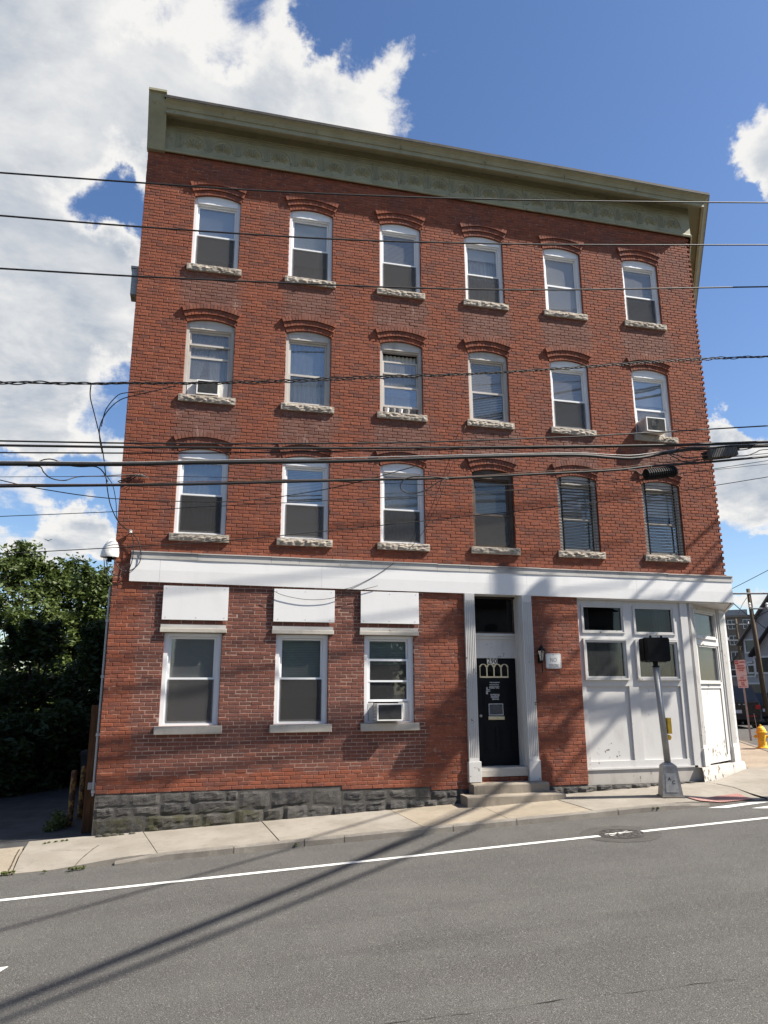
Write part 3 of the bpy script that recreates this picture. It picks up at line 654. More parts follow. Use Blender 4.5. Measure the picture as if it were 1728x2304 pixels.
# ---- hood arches
for (a, b, z0, zs_, rise) in OPEN:
    if not rise: continue
    w = b - a; Rr = arch_R(w); cx = (a + b) / 2; zc = zs_ + rise - Rr; mb = MB()
    for ring, (pr, ext) in enumerate(((.004, .0), (.032, .035), (.060, .06))):
        ha = math.asin((w / 2 + ext + ring * .012) / (Rr + ring * RING)) * (1.0 if ring else 1.0); n = 15 + ring
        r0, r1 = Rr + ring * RING, Rr + (ring + 1) * RING - .008
        for i in range(n):
            a0 = -ha + 2 * ha * (i + .06) / n; a1 = -ha + 2 * ha * (i + .94) / n
            P = [(cx + r0 * math.sin(a0), zc + r0 * math.cos(a0)), (cx + r0 * math.sin(a1), zc + r0 * math.cos(a1)), (cx + r1 * math.sin(a1), zc + r1 * math.cos(a1)), (cx + r1 * math.sin(a0), zc + r1 * math.cos(a0))]
            mb.prism(P, -pr + random.gauss(0, .0015), .1, tint=random.random())
        P = []
        for i in range(n + 1):
            aa = -ha + 2 * ha * i / n; P.append((cx + (r0 + .004) * math.sin(aa), zc + (r0 + .004) * math.cos(aa)))
        for i in range(n, -1, -1):
            aa = -ha + 2 * ha * i / n; P.append((cx + (r1 + .006) * math.sin(aa), zc + (r1 + .006) * math.cos(aa)))
        mm = MB(); mm.prism(P, -pr + .008, .15, tint=.1); mb.v, base = mb.v + mm.v, len(mb.v); mb.f += [tuple(base + q for q in f) for f in mm.f]; mb.t += mm.t
    mb.build('brick_arch', M_BRICK, bld, tints=True)

# ---- windows
M_BLIND_REFL = pm('blind_green_reflection', (.26, .36, .31), .08, 4, .6, 0)  # green of trees reflected in the panes, painted into the slat colour
M_SHADE = pm('roller_shade', (.72, .70, .66), .06, 3, .7, 0)
def sheet(xa, xb, za, zb, y, folds, amp, m, parent, name='curtain', gather=None):
    n = folds * 6; mz = 8; vs = []
    for j in range(mz + 1):
        f = j / mz; z = za + (zb - za) * f
        for i in range(n + 1):
            u = i / n; x = xa + (xb - xa) * u
            if gather: x = gather(u, f)
            vs.append((x, y + amp * math.sin(u * folds * 2 * math.pi + .6 * math.sin(f * 2)) , z))
    mb = MB(); mb.add(vs, [(j * (n + 1) + i, j * (n + 1) + i + 1, (j + 1) * (n + 1) + i + 1, (j + 1) * (n + 1) + i) for j in range(mz) for i in range(n)]); return mb.build(name, m, parent, smooth=True)
def blind(xa, xb, za, zb, y, m, parent, pitch=.032, tilt=.011):
    mb = MB(); z = zb
    while z > za: mb.add([(xa, y - tilt, z - .022), (xb, y - tilt, z - .022), (xb, y + tilt, z + .008), (xa, y + tilt, z + .008)], [(0, 1, 2, 3)]); z -= pitch
    mb.box(xa, xb, y - .015, y + .015, zb - .01, zb + .035); return mb.build('blind', m, parent)
def rect_frame(mb, x0, x1, z0, z1, w, y0, y1, wt=None, wb=None):
    wt = wt or w; wb = wb or w
    mb.box(x0, x0 + w, y0, y1, z0, z1); mb.box(x1 - w, x1, y0, y1, z0, z1); mb.box(x0 + w, x1 - w, y0, y1, z0, z0 + wb); mb.box(x0 + w, x1 - w, y0, y1, z1 - wt, z1)
def pane(x0, x1, z0, z1, y, m, parent, name='pane', M=None):
    mb = MB()
    if m is M_GLASS:
        m = random.choice(GLASSES); T = Matrix.Translation(((x0 + x1) / 2, y, (z0 + z1) / 2)); T = T @ Matrix.Rotation(random.gauss(0, .006), 4, 'X') @ Matrix.Rotation(random.gauss(0, .006), 4, 'Z') @ T.inverted(); M = T if M is None else M @ T
    mb.box(x0, x1, y, y + .004, z0, z1, M=M); return mb.build(name, m, parent)
def rock_sill(x0, x1, z0, z1, parent, rough=True):
    mb = MB()
    if not rough:
        mb.cbox(x0, x1, -.07, .12, z0, z1, .008); return mb.build('sill', M_SILL2, parent)
    n = 26; K = 7; vs = []; sd = random.random() * 50
    for j in range(K + 1):
        for i in range(n + 1):
            u = i / n; v = j / K; x = x0 + (x1 - x0) * u; z = z0 + (z1 - z0) * v
            e = min(1, 6 * min(u, 1 - u) * 2, 2.2 * min(v, 1 - v) + .15)
            y = -.052 - .028 * e * (noise.noise(Vector((x * 13 + sd, z * 20, 1))) + .5 + .8 * noise.noise(Vector((x * 30 + sd, z * 34, 4))))
            vs.append((x, y, z + (.006 * nz(x * 14 + sd, v, 9) if 0 < j < K else .004 * nz(x * 10 + sd, v, 2))))
    mb.add(vs, [(j * (n + 1) + i, j * (n + 1) + i + 1, (j + 1) * (n + 1) + i + 1, (j + 1) * (n + 1) + i) for j in range(K) for i in range(n)])
    per = list(range(n + 1)) + [j * (n + 1) + n for j in range(1, K + 1)] + [K * (n + 1) + i for i in range(n - 1, -1, -1)] + [j * (n + 1) for j in range(K - 1, 0, -1)]
    b0 = len(mb.v); mb.v += [(vs[q][0], .12, vs[q][2]) for q in per]; l = len(per); mb.f += [(per[(q + 1) % l], per[q], b0 + q, b0 + (q + 1) % l) for q in range(l)]; mb.t += [0] * l
    return mb.build('sill', M_SILL, parent)
def window(x0, x1, z0, z1, rise, st):
    fm = st.get('fm', M_VINYL); W = obj('window', None, bld); W.empty_display_size = .1
    rock_sill(x0 - .075, x1 + .075, z0 - .145, z0 - .003, W, rise > 0)
    jw = st.get('jw', .058); yf = .066
    # outer frame
    mb = MB(); zt = z1 - (.115 if rise else .0)
    mb.box(x0 + .002, x0 + jw, yf, .2, z0, z1 + (.0 if rise else 0)); mb.box(x1 - jw, x1 - .002, yf, .2, z0, z1); mb.box(x0 + jw, x1 - jw, yf, .2, z0, z0 + .035)
    if not rise: mb.box(x0 + jw, x1 - jw, yf, .2, z1 - .06, z1); zt = z1 - .06
    mb.box(x0 + jw, x0 + jw + .02, yf + .02, .2, z0 + .035, zt); mb.box(x1 - jw - .02, x1 - jw, yf + .02, .2, z0 + .035, zt)
    mb.build('frame', fm, W)
    if rise:
        w = x1 - x0; Rr = arch_R(w); zc = z1 + rise - Rr; cx = (x0 + x1) / 2; P = [(x0 + jw, zt), (x1 - jw, zt), (x1 - .003, zt + .001), (x1 - .003, z1)]
        P = [(x0 + .003, z1 - .0005)] if False else []
        P = [(x0 + jw + .001, zt), (x1 - jw - .001, zt), (x1 - jw - .001, z1), (x1 - .004, z1 + .001)]
        for i in range(11, -1, -1):
            aa = math.asin(w / 2 / Rr) * (2 * i / 11 - 1) * .99; P.append((cx + (Rr - .004) * math.sin(aa), zc + (Rr - .004) * math.cos(aa)))
        P += [(x0 + .004, z1 + .001), (x0 + jw + .001, z1)]
        mb = MB(); mb.prism(P, yf - .012, .2); mb.build('head_panel', fm, W)
        mb = MB(); mb.box(x0 + jw, x1 - jw, yf + .022, .2, zt - .03, zt - .001); mb.build('head_trim', fm, W)
        zt -= .03
    xa, xb = x0 + jw + .022, x1 - jw - .022; za = z0 + .037; sf = .036
    mid = za + (zt - za) * st.get('mid', .47)
    up0 = st.get('drop', 0.0)
    su = obj('upper_sash', MB().mesh('upper_sash', fm), W); mb = MB(); rect_frame(mb, xa, xb, mid - .02 - up0, zt - .004 - up0, sf, .128, .165); su.data = mb.mesh('upper_sash', fm)
    pane(xa + sf, xb - sf, mid + .016 - up0, zt - .04 - up0, .146, M_GLASS if not st.get('dusty') else M_GLASSD, su)
    lo = st.get('lift', 0.0)
    mb = MB(); rect_frame(mb, xa, xb, za + lo, mid + .022 + lo * .0, sf, .090, .125, .042, .045); sl = mb.build('lower_sash', fm, W)
    pane(xa + sf, xb - sf, za + .045 + lo, mid - .02, .106, M_GLASS if not st.get('dusty') else M_GLASSD, sl)
    if st.get('screen', True): pane(xa + .012, xb - .012, za + .012, mid - .012, .0815, random.choice(SCREENS), W, 'insect_screen')
    for zz in st.get('rails', ()):                      # extra storm-window rails
        zc_ = za + (zt - za) * zz; mb = MB(); mb.box(xa, xb, .085, .126, zc_ - .018, zc_ + .018); mb.build('storm_rail', fm, W)
    b = st.get('blind')
    if b: blind(xa + .005, xb - .005, zt - (zt - za) * b[0], zt - .05, .215, b[1], W, *(b[2:] if len(b) > 2 else ()))
    if st.get('shade'):
        mb = MB(); mb.box(xa, xb, .19, .195, zt - (zt - za) * st['shade'], zt - .01); mb.build('roller_shade', M_SHADE, W)
    c = st.get('curt')
    if c:
        kind, cm = c
        if kind == 'tied':
            sheet(xa, xb, za + .05, zt - .02, .26, 7, .018, cm, W, gather=lambda u, f: xa + (xb - xa) * u * (.16 + .42 * f))
            sheet(xa, xb, za + .05, zt - .02, .26, 7, .018, cm, W, gather=lambda u, f: xb - (xb - xa) * u * (.46 + .06 * f))
        else: sheet(xa - .02, xb + .02, za + .02, zt - .01, .27, 9, .022, cm, W)
    return W
V = dict
ST = {
 (4, 0): V(shade=.86, mid=.5), (4, 1): V(shade=.74, mid=.5), (4, 2): V(blind=(.96, M_BLIND)), (4, 3): V(shade=.22, curt=('full', M_CURT)), (4, 4): V(shade=.9, screen=False), (4, 5): V(blind=(.98, M_BLIND)),
 (3, 0): V(fm=M_OLDFR, curt=('tied', M_CURT), screen=False, mid=.58, rails=(.78, .22), lift=.30), (3, 1): V(fm=M_OLDFR, curt=('full', M_CURT), screen=False, mid=.46),
 (3, 2): V(fm=M_OLDFR, curt=('full', M_CURT), screen=False, mid=.42, drop=.20, lift=.13, rails=(.64,)), (3, 3): V(fm=M_OLDFR, blind=(.98, M_BLIND, .04), screen=False, dusty=False),
 (3, 4): V(blind=(.97, M_BLIND)), (3, 5): V(shade=.45, screen=False, mid=.45, lift=.30),
 (2, 0): V(curt=('full', M_CURTB), mid=.52), (2, 1): V(blind=(.98, M_BLIND)), (2, 2): V(blind=(.5, M_BLIND), curt=('full', M_CURT)), (2, 3): V(fm=M_BRNFR, blind=(.98, M_BLIND), dusty=True),
 (2, 4): V(fm=M_OLDFR, shade=.5, screen=False), (2, 5): V(fm=M_OLDFR, shade=.4, screen=False),
}
for r_ in (2, 3, 4):
    for c_ in range(6): window(COLX[c_], COLX[c_] + COLW[c_], ROWZ[r_][0], ROWZ[r_][0] + ROWZ[r_][1], RISE, ST[(r_, c_)])
window(*G1[0], 1.05, 2.715, 0, V(blind=(.55, M_BLIND_REFL), mid=.51, jw=.075)); window(*G1[1], 1.05, 2.715, 0, V(blind=(.72, M_BLIND_REFL), mid=.51, jw=.075))
window(*G1[2], 1.05, 2.715, 0, V(blind=(.30, M_BLIND_REFL), mid=.74, jw=.075, rails=(.48,), lift=.36, screen=False))
# lintels and blank sign boards over the ground-floor windows
for (a, b), (p0, p1) in zip(G1, ((.92, 2.115), (2.975, 4.165), (4.69, 5.89))):
    mb = MB(); mb.cbox(p0 - .02, p1 - .01, -.06, .1, 2.725, 2.80, .006); lt = mb.build('lintel', M_SILL2, bld)
    mb = MB(); mb.box(p0 - .01, p1 - .02, -.045, .1, 2.803, 2.868); mb.build('weathered_board', M_WOODG, lt)
    mb = MB(); mb.cbox(p0, p1, -.052, -.034, 2.955, 3.585, .002); bd = mb.build('cover_board', M_WHITE, bld)
    mb = MB(); mb.box(p0 + .05, p1 - .05, -.034, .0085, 3.0, 3.54); mb.build('batten', M_WOODG, bd)
    mb = MB()
    for sx_ in (p0 + .07, (p0 + p1) / 2, p1 - .07):
        for sz in (3.0, 3.54): mb.lathe([(.009, 0), (.007, .004)], (sx_ + random.uniform(-.02, .02), -.052, sz), 6, Matrix.Rotation(R(90), 3, 'X'))
    mb.build('screw_heads', M_STEEL, bd)
# security grilles over the two right-hand windows of the first floor
for c_ in (4, 5):
    x0, x1 = COLX[c_], COLX[c_] + COLW[c_]; z0 = ROWZ[2][0]; z1 = z0 + ROWZ[2][1] + .06
    g = obj('security_grille', None, bld)
    for xx in (x0 + .10, x1 - .16):
        mb = MB(); mb.box(xx - .016, xx + .016, .02, .034, z0 + .0, z1 - .02); mb.build('grille_post', M_BLACK, g)
    bar = MB(); bar.tube([(0, 0, 0), (x1 - x0 - .10, 0, 0)], .0085, 6); bme = bar.mesh('bar', M_BLACK)
    nb = 24
    for i in range(nb): obj('bar', bme, g, loc=(x0 + .06, .012, z0 + .05 + (z1 - z0 - .13) * i / (nb - 1)))

# ---- white band with its weathered cap
band = obj('sign_band', None, bld)
BX = [.295, .83, 3.9, 7.45, 8.28, 10.9, 13.36]
for a, b in zip(BX[:-1], BX[1:]):
    mb = MB(); n = max(2, int((b - a) / .3)); vs = []
    for i in range(n + 1):
        x = a + .0015 + (b - a - .003) * i / n; wv = .006 * nz(x * .9, 3, 3)
        zb_ = 3.655 - .0085 * x + .03 * (x / 13.4) ** 2; zt_ = 4.10 - .0045 * x + .018 * nz(x * .8, 1, 8)
        vs += [(x, -.048 + wv, zb_), (x, -.052 + wv, (zb_ + zt_) / 2), (x, -.046 + wv, zt_), (x, .0, zt_), (x, .0, zb_)]
    K = 5; fs = [(i * K + k, (i + 1) * K + k, (i + 1) * K + (k + 1) % K, i * K + (k + 1) % K) for i in range(n) for k in range(K)] + [tuple(range(K))[::-1], tuple(n * K + k for k in range(K))]
    mb.add(vs, [f for f in fs]); mb.build('band_panel', M_WHITE, band)
for i, (a, b) in enumerate(zip([.30, 1.5, 2.9, 3.45, 4.9, 6.3, 7.0, 8.6, 9.7, 10.5, 11.7, 12.6], [1.5, 2.9, 3.45, 4.9, 6.3, 7.0, 8.6, 9.7, 10.5, 11.7, 12.6, 13.40])):
    mb = MB(); dz = random.uniform(-.004, .004); z0 = 4.085 - .0035 * (a + b) / 2
    mb.prism([(0, 0)] * 0 or [(a + .002, z0 + dz), (b - .002, z0 - .0035 * (b - a) + dz), (b - .002, z0 + .115 + dz - .0035 * (b - a)), (a + .002, z0 + .115 + dz)], -.058, .0)
    mb.box(a + .002, b - .002, -.078, .0, z0 + .117 + dz, z0 + .135 + dz); mb.build('cap_board', M_WOODG, band)
# return of the band and the soffit over the canted corner
p0 = np.array([13.36, -.045]); p1 = p0 + SD * 3.0
mb = MB(); d = SD; nn = np.array([-d[1], d[0]]) * .05
vs = [(*p0, 3.53), (*p1, 3.53), (*(p1 + nn), 3.53), (*(p0 + nn), 3.53), (*p0, 4.10), (*p1, 4.10), (*(p1 + nn), 4.10), (*(p0 + nn), 4.10)]
mb.add(vs, [(0, 3, 2, 1), (4, 5, 6, 7), (0, 1, 5, 4), (1, 2, 6, 5), (2, 3, 7, 6), (3, 0, 4, 7)]); mb.build('band_return', M_WHITE, band)
mb = MB(); mb.slab([(9.46, .0), (13.30, .0), (14.9, 2.4), (9.46, 2.4)], lambda x, y: 3.615 - .006 * (x - 9.46), .05); mb.build('soffit', M_WPAINT, band)

# ---- cornice
cor = obj('cornice', None, bld)
PROF = [(.05, 12.93), (.075, 12.935), (.085, 12.975), (.065, 13.0), (.055, 13.02), (.055, 13.77), (.36, 13.775), (.36, 13.605), (.42, 13.605), (.42, 13.70), (.445, 13.708), (.45, 13.728), (.475, 13.775), (.535, 13.825), (.56, 13.832), (.56, 13.85)]
def loft(prof, m, name, parent, x_start=.33):
    mb = MB(); K = len(prof); vs = []
    xsn = list(np.linspace(x_start, XR - .3, 28))
    for x in xsn:
        for p, z in prof: vs.append((x, -p + .004 * nz(x * .7, z, 2), z + .006 * nz(x * .6, 2, z)))
    for p, z in prof: vs.append((XR + .536 * p, -p, z))
    for p, z in prof: q = np.array([XR + .536 * p, -p]) + SD * 12; vs.append((q[0], q[1], z))
    n = len(xsn) + 2; mb.add(vs, [(i * K + k, (i + 1) * K + k, (i + 1) * K + k + 1, i * K + k + 1) for i in range(n - 1) for k in range(K - 1)]); return mb.build(name, m, parent)
loft(PROF, M_GREEN, 'crown_and_frieze', cor)
loft([(.50, 13.851), (.575, 13.851), (.578, 13.912), (.50, 13.92), (-.6, 13.95)], M_ROOF, 'roof_edge', cor, .30)
mb = MB()
for xq in (1.75, 3.55, 5.5, 7.55, 9.6, 11.55):
    mb.box(xq, xq + .010, -.425, -.4, 13.60, 13.70); mb.box(xq, xq + .010, -.485, -.4, 13.705, 13.77); mb.box(xq + .001, xq + .009, -.35, -.06, 13.763, 13.772)
mb.build('seams', M_GREEN, cor)
# end bracket at the left
mb = MB(); PB = [(0.05, 12.925), (-.09, 12.92), (-.20, 13.2), (-.33, 13.5), (-.50, 13.80), (-.545, 13.94), (-.60, 13.95), (-.60, 14.0), (.05, 14.02)]
n = len(PB); vs = [(-.02, y, z) for y, z in PB] + [(.345, y, z) for y, z in PB]
mb.add(vs, [tuple(range(n))[::-1], tuple(range(n, 2 * n))] + [(i, (i + 1) % n, n + (i + 1) % n, n + i) for i in range(n)]); mb.build('end_bracket', M_GREEN, cor)
# pressed frieze panels with a shell
def frieze_mesh(pw):
    mb = MB(); y0 = -.055
    mb.box(.0, .008, y0 - .012, y0, 13.0, 13.585)                                  # seam
    for xx, hh in ((.045, .33), (.078, .36), (.111, .34)): mb.box(xx, xx + .018, y0 - .016, y0, 13.09, 13.06 + hh)
    cx, cz = pw * .62, 13.16
    def ridge(a, r0, r1, w0, w1, h):
        ca, sa = math.cos(a), math.sin(a); pts = []
        P = lambda r, s, yy: (cx + ca * r - sa * s, y0 - yy, cz + sa * r + ca * s)
        h = h * 1.7; vs = [P(r0, -w0, 0), P(r0, w0, 0), P(r1 * .8, -w1, 0), P(r1 * .8, w1, 0), P(r1, 0, 0), P(r0, 0, h * .4), P(r1 * .8, 0, h)]
        mb.add(vs, [(0, 2, 6, 5), (3, 1, 5, 6), (2, 4, 6), (4, 3, 6), (1, 0, 5)])
    for i in range(7):
        a = math.pi * (i + .5) / 7; ridge(a, .02, .21, .006, .038, .024)
    for sgn in (-1, 1): ridge(math.pi / 2 - sgn * (math.pi / 2 + .25), .03, .15, .01, .035, .02)
    mb.lathe([(.028, 0), (.02, .018)], (cx, y0, cz), 8, Matrix.Rotation(R(90), 3, 'X'))
    arc = [(cx + .235 * math.cos(t), y0, cz + .01 + .25 * math.sin(t)) for t in np.linspace(-.15, math.pi + .15, 12)]; mb.tube(arc, .019, 5)
    mb.box(.02, pw - .01, y0 - .018, y0, 13.475, 13.492); mb.box(0, pw, y0 - .03, y0, 13.575, 13.60)
    for i in range(9): mb.box(pw * (i + .3) / 9, pw * (i + .65) / 9, y0 - .012, y0, 13.515, 13.55)
    for q in (.2, .7): mb.box(pw * q, pw * q + .012, y0 - .02, y0, 13.65, 13.71)
    return mb.mesh('frieze_panel', M_GREEN)
fx0 = FP(250 + 440 / 3.0164, 150 + 480 / 3.0164, -.055)[0]; fx6 = FP(250 + 1593 / 3.0164, 150 + 690 / 3.0164, -.055)[0]; pw = (fx6 - fx0) / 6
fm_ = frieze_mesh(pw); x = fx0
while x + pw < XR + .02:
    obj('frieze_panel', fm_, cor, loc=(x, 0, 0)); x += pw

# ---- rubble foundation
fnd = obj('foundation', None, bld)
mb = MB()
for a, b, top in ((0.0, 4.36, -.075), (4.36, 6.1, -.145), (6.1, 9.45, -.215), (9.45, 12.15, -.235)): mb.prism([(a + .003, zwalk(a) - .25), (b - .003, zwalk(b) - .25), (b - .003, top), (a + .003, top)], .012, .25)
mb.build('rubble_mortar', M_SMORT, fnd)
def stone(x0, x1, zb0, zb1, zt0, zt1, prow=.05, rough=1.0):
    nx, nz_ = max(5, int((x1 - x0) / .07)), 6; vs = []; sd = random.random() * 99; mb = MB()
    for j in range(nz_ + 1):
        for i in range(nx + 1):
            u, v = i / nx, j / nz_; x = x0 + (x1 - x0) * u; z = (zb0 * (1 - u) + zb1 * u) * (1 - v) + (zt0 * (1 - u) + zt1 * u) * v
            e = min(1, 5 * min(u, 1 - u), 4 * min(v, 1 - v)) ** .5
            y = .014 - prow * .62 * e * (.65 + .55 * noise.noise(Vector((x * 5 + sd, z * 7, 2))) + .40 * rough * noise.noise(Vector((x * 15 + sd, z * 19, 5))))
            k = .020 * (1 if 0 < i < nx else .8)
            vs.append((x + k * nz(z * 9 + sd, u * 3, 1), y, z + k * nz(x * 9 + sd, v * 3, 6)))
    mb.add(vs, [(j * (nx + 1) + i, j * (nx + 1) + i + 1, (j + 1) * (nx + 1) + i + 1, (j + 1) * (nx + 1) + i) for j in range(nz_) for i in range(nx)]); return mb.build('stone', M_STONE, fnd)
zg = lambda x: zwalk(x, 0) - .04
def row(xa, xb, fb, ft, wmin, wmax, prow=.05, gap=.005, rough=1.3):
    x = xa
    while x < xb - .05:
        w = random.uniform(wmin, wmax); e = min(x + w, xb)
        if xb - e < wmin * .5: e = xb
        j0, j1 = random.uniform(-.012, .012), random.uniform(-.012, .012)
        stone(x + gap, e - gap, fb(x) + gap, fb(e) + gap + j1, ft(x) - gap + j0, ft(e) - gap, prow * random.uniform(.7, 1.5), rough); x = e
row(0, 2.4, zg, lambda x: -.455 + .012 * math.sin(3 * x), .7, 1.1, .06)
row(0, 1.1, lambda x: -.455 + .012 * math.sin(3 * x), lambda x: -.30, .22, .5, .04); row(1.1, 2.45, lambda x: -.455 + .012 * math.sin(3 * x), lambda x: -.255, .55, .8, .05)
row(0, 1.1, lambda x: -.30, lambda x: -.078, .5, .7, .04); row(1.1, 2.45, lambda x: -.255, lambda x: -.078, .4, .7, .04)
row(2.4, 4.36, zg, lambda x: -.40 + .03 * math.sin(4 * x), .35, .7, .05); row(2.45, 4.36, lambda x: -.40 + .03 * math.sin(4 * x), lambda x: -.10, .5, .85, .05, .012)
row(4.36, 6.85, zg, lambda x: -.36 + .02 * math.sin(5 * x), .22, .45, .07, .008, 1.5); row(4.36, 6.1, lambda x: -.35 + .02 * math.sin(5 * x), lambda x: -.16, .4, .7, .035, .018); row(6.1, 6.86, lambda x: -.35, lambda x: -.22, .25, .4, .05)
row(8.5, 12.1, zg, lambda x: -.235 + .012 * math.sin(6 * x), .25, .5, .09, .006, 1.6)

# ---- storefront, front face
sf_ = obj('storefront', None, bld); YS = .10
mb = MB()
mb.box(9.46, 12.05, YS, YS + .08, 3.44, 3.62); mb.box(9.46, 12.05, YS, YS + .08, 2.72, 2.86); mb.box(9.46, 12.05, YS, YS + .08, 1.73, 1.87)
for a, b in ((9.46, 9.60), (10.62, 10.85), (11.88, 12.05)): mb.box(a, b, YS + .001, YS + .081, 2.86, 3.44); mb.box(a, b, YS + .001, YS + .081, 1.87, 2.72); mb.box(a, b, YS + .001, YS + .081, .22, 1.73)
mb.box(9.46, 12.05, YS - .004, YS + .09, .085, .22); mb.build('timber_frame', M_WPAINT, sf_)
def sash_unit(x0, x1, z0, z1, y, w, par, M=None, pr=.035):
    u = obj('window', None, bld) if par is None else par
    mb = MB()
    def bx(*a): mb.box(*a, M=M)
    for k, (o, yy) in enumerate(((0, y - pr), (w * .55, y - pr * .45))):
        a, b, c, d = x0 + o, x1 - o, z0 + o, z1 - o; ww = w * .5
        bx(a, a + ww, yy, y + .05, c, d); bx(b - ww, b, yy, y + .05, c, d); bx(a + ww, b - ww, yy, y + .05, c, c + ww); bx(a + ww, b - ww, yy, y + .05, d - ww, d)
    return mb
for (c, g) in (((9.585, 10.615, 2.85, 3.46), 0), ((10.84, 11.87, 2.83, 3.45), 0), ((9.58, 10.63, 1.86, 2.73), 1), ((10.83, 11.90, 1.85, 2.71), 1)):
    w_ = obj('window', None, bld); mb = sash_unit(*c[:2], *c[2:], YS, .075 if g else .055, w_, pr=.045 if g else .022); mb.build('casing', M_WCHIP, w_)
    o = .075 if g else .055; pane(c[0] + o, c[1] - o, c[2] + o, c[3] - o, YS + .03, M_GLASSD if g else M_STORE, w_)
    if not g:
        sheet(c[0] + .04, c[0] + .27, c[2], c[3], YS + .16, 3, .02, M_CURT, w_) if c[0] < 10 else sheet(c[1] - .42, c[1] - .10, c[2], c[3], YS + .16, 4, .02, M_CURT, w_)
    else: sheet(c[0] + .05, c[1] - .05, c[2], c[3], YS + .22, 6, .03, pm('curtain_grey', (.16, .16, .155), .2, 4, .9), w_)
for (a, b) in ((9.605, 10.625), (10.85, 11.875)):
    mb = MB(); n = 10; vs = []
    for j in range(7):
        for i in range(n + 1):
            x = a + (b - a) * i / n; z = .215 + (1.735 - .215) * j / 6; vs.append((x, YS + .038 + .010 * nz(x * 1.3, z * 1.1, 4), z))
    mb.add(vs, [(j * (n + 1) + i, j * (n + 1) + i + 1, (j + 1) * (n + 1) + i + 1, (j + 1) * (n + 1) + i) for j in range(6) for i in range(n)]); mb.build('lower_panel', M_WPAINT, sf_, smooth=True)
mb = MB(); mb.box(9.46, 12.1, YS - .035, YS + .09, .05, .083); mb.build('drip_board', M_WPAINT, sf_)
M_SKIRT = white_paint('whitewashed_concrete', (.40, .375, .34), .7, (.20, .175, .15), chips=.03)
mb = MB(); mb.box(9.46, 12.26, YS - .01, YS + .12, -.30, .048); mb.build('skirt', M_SKIRT, sf_)
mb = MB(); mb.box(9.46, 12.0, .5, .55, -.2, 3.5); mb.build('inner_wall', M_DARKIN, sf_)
# corner post and canted bay
mb = MB(); mb.box(12.02, 12.20, YS - .035, YS + .1, .05, 3.60); mb.build('corner_board', M_WPAINT, sf_)
def pilaster(x0, x1, z0, z1, y0, par, M=None, flutes=5, m=None, zpl=None, name='pilaster'):
    m = m or M_WCHIP; P = obj(name, None, par) if False else None
    mb = MB(); n = flutes; W_ = x1 - x0; e = W_ * .12
    mb.box(x0, x1, y0 + .012, y0 + .07, z0, z1, M=M); mb.box(x0, x1, y0, y0 + .0119, z1 - .14, z1, M=M); mb.box(x0, x1, y0, y0 + .0119, z0, z0 + .07, M=M)
    rib = (W_) / (n * 2 + 1)
    for i in range(n + 1): mb.box(x0 + i * 2 * rib, x0 + (i * 2 + 1) * rib, y0, y0 + .0119, z0 + .07, z1 - .14, M=M)
    return mb.build(name, m, par)
CA = R(32); CM = Matrix.Translation((12.172, .06, 0)) @ Matrix.Rotation(CA, 4, 'Z')
cb = obj('canted_bay', None, bld)
pilaster(.10, .30, .42, 3.60, -.045, cb, CM, 5)
mb = MB(); mb.box(.06, .33, -.07, .06, .05, .417, M=CM); mb.build('plinth', M_WCHIP, cb)
mb = MB()
def cbx(*a): mb.box(*a, M=CM)
cbx(.30, 1.86, .03, .11, 3.42, 3.62); cbx(.30, 1.86, .03, .11, 2.66, 2.80); cbx(.30, 1.86, .03, .11, 1.68, 1.80); cbx(.30, .40, .0302, .11, .10, 3.42); cbx(1.70, 1.86, .0302, .11, .10, 3.42); cbx(.30, 1.86, .025, .12, .07, .20)
mb.build('timber_frame', M_WCHIP, cb)
for (z0, z1) in ((2.79, 3.44), (1.78, 2.68)):
    w_ = obj('window', None, bld); m_ = sash_unit(.39, 1.71, z0, z1, .03, .07, w_, M=CM, pr=.04); m_.build('casing', M_WCHIP, w_); pane(.46, 1.64, z0 + .07, z1 - .07, .06, M_GLASSD, w_, M=CM)
mb = MB(); mb.box(.41, 1.69, .055, .09, .205, 1.675, M=CM); mb.build('lower_panel', M_WCHIP, cb)
pilaster(1.90, 2.20, .36, 3.60, -.03, cb, CM, 7); mb = MB(); mb.box(1.86, 2.38, .0, .12, -.04, 3.60, M=CM); mb.build('corner_post', M_WPAINT, cb)
mb = MB(); mb.box(1.87, 2.26, -.05, .06, -.03, .357, M=CM); mb.build('plinth', M_WCHIP, cb)
mb = MB(); vs = []; n = 12
for i in range(n + 1):
    u = -.10 + 2.52 * i / n; q = CM @ Vector((u, 0, 0))
    for (yy, z) in ((-.10, zwalk(q.x, q.y) - .1), (-.085, (zwalk(q.x, q.y) + .0) * .5), (-.06, .0 + .045 - .04 * i / n), (.1, .0 + .045 - .04 * i / n)):
        w_ = CM @ Vector((u + .01 * nz(u * 5, z * 4, 2), yy + .025 * nz(u * 4, z * 6, 8), z)); vs.append(tuple(w_))
mb.add(vs, [(i * 4 + k, (i + 1) * 4 + k, (i + 1) * 4 + k + 1, i * 4 + k + 1) for i in range(n) for k in range(3)]); mb.build('footing', white_paint('flaking_footing', (.46, .43, .39), .6, (.2, .17, .14), chips=.12), cb)
mb = MB(); mb.box(.2, 2.3, .45, .5, -.2, 3.5, M=CM); mb.build('inner_wall', M_DARKIN, cb)

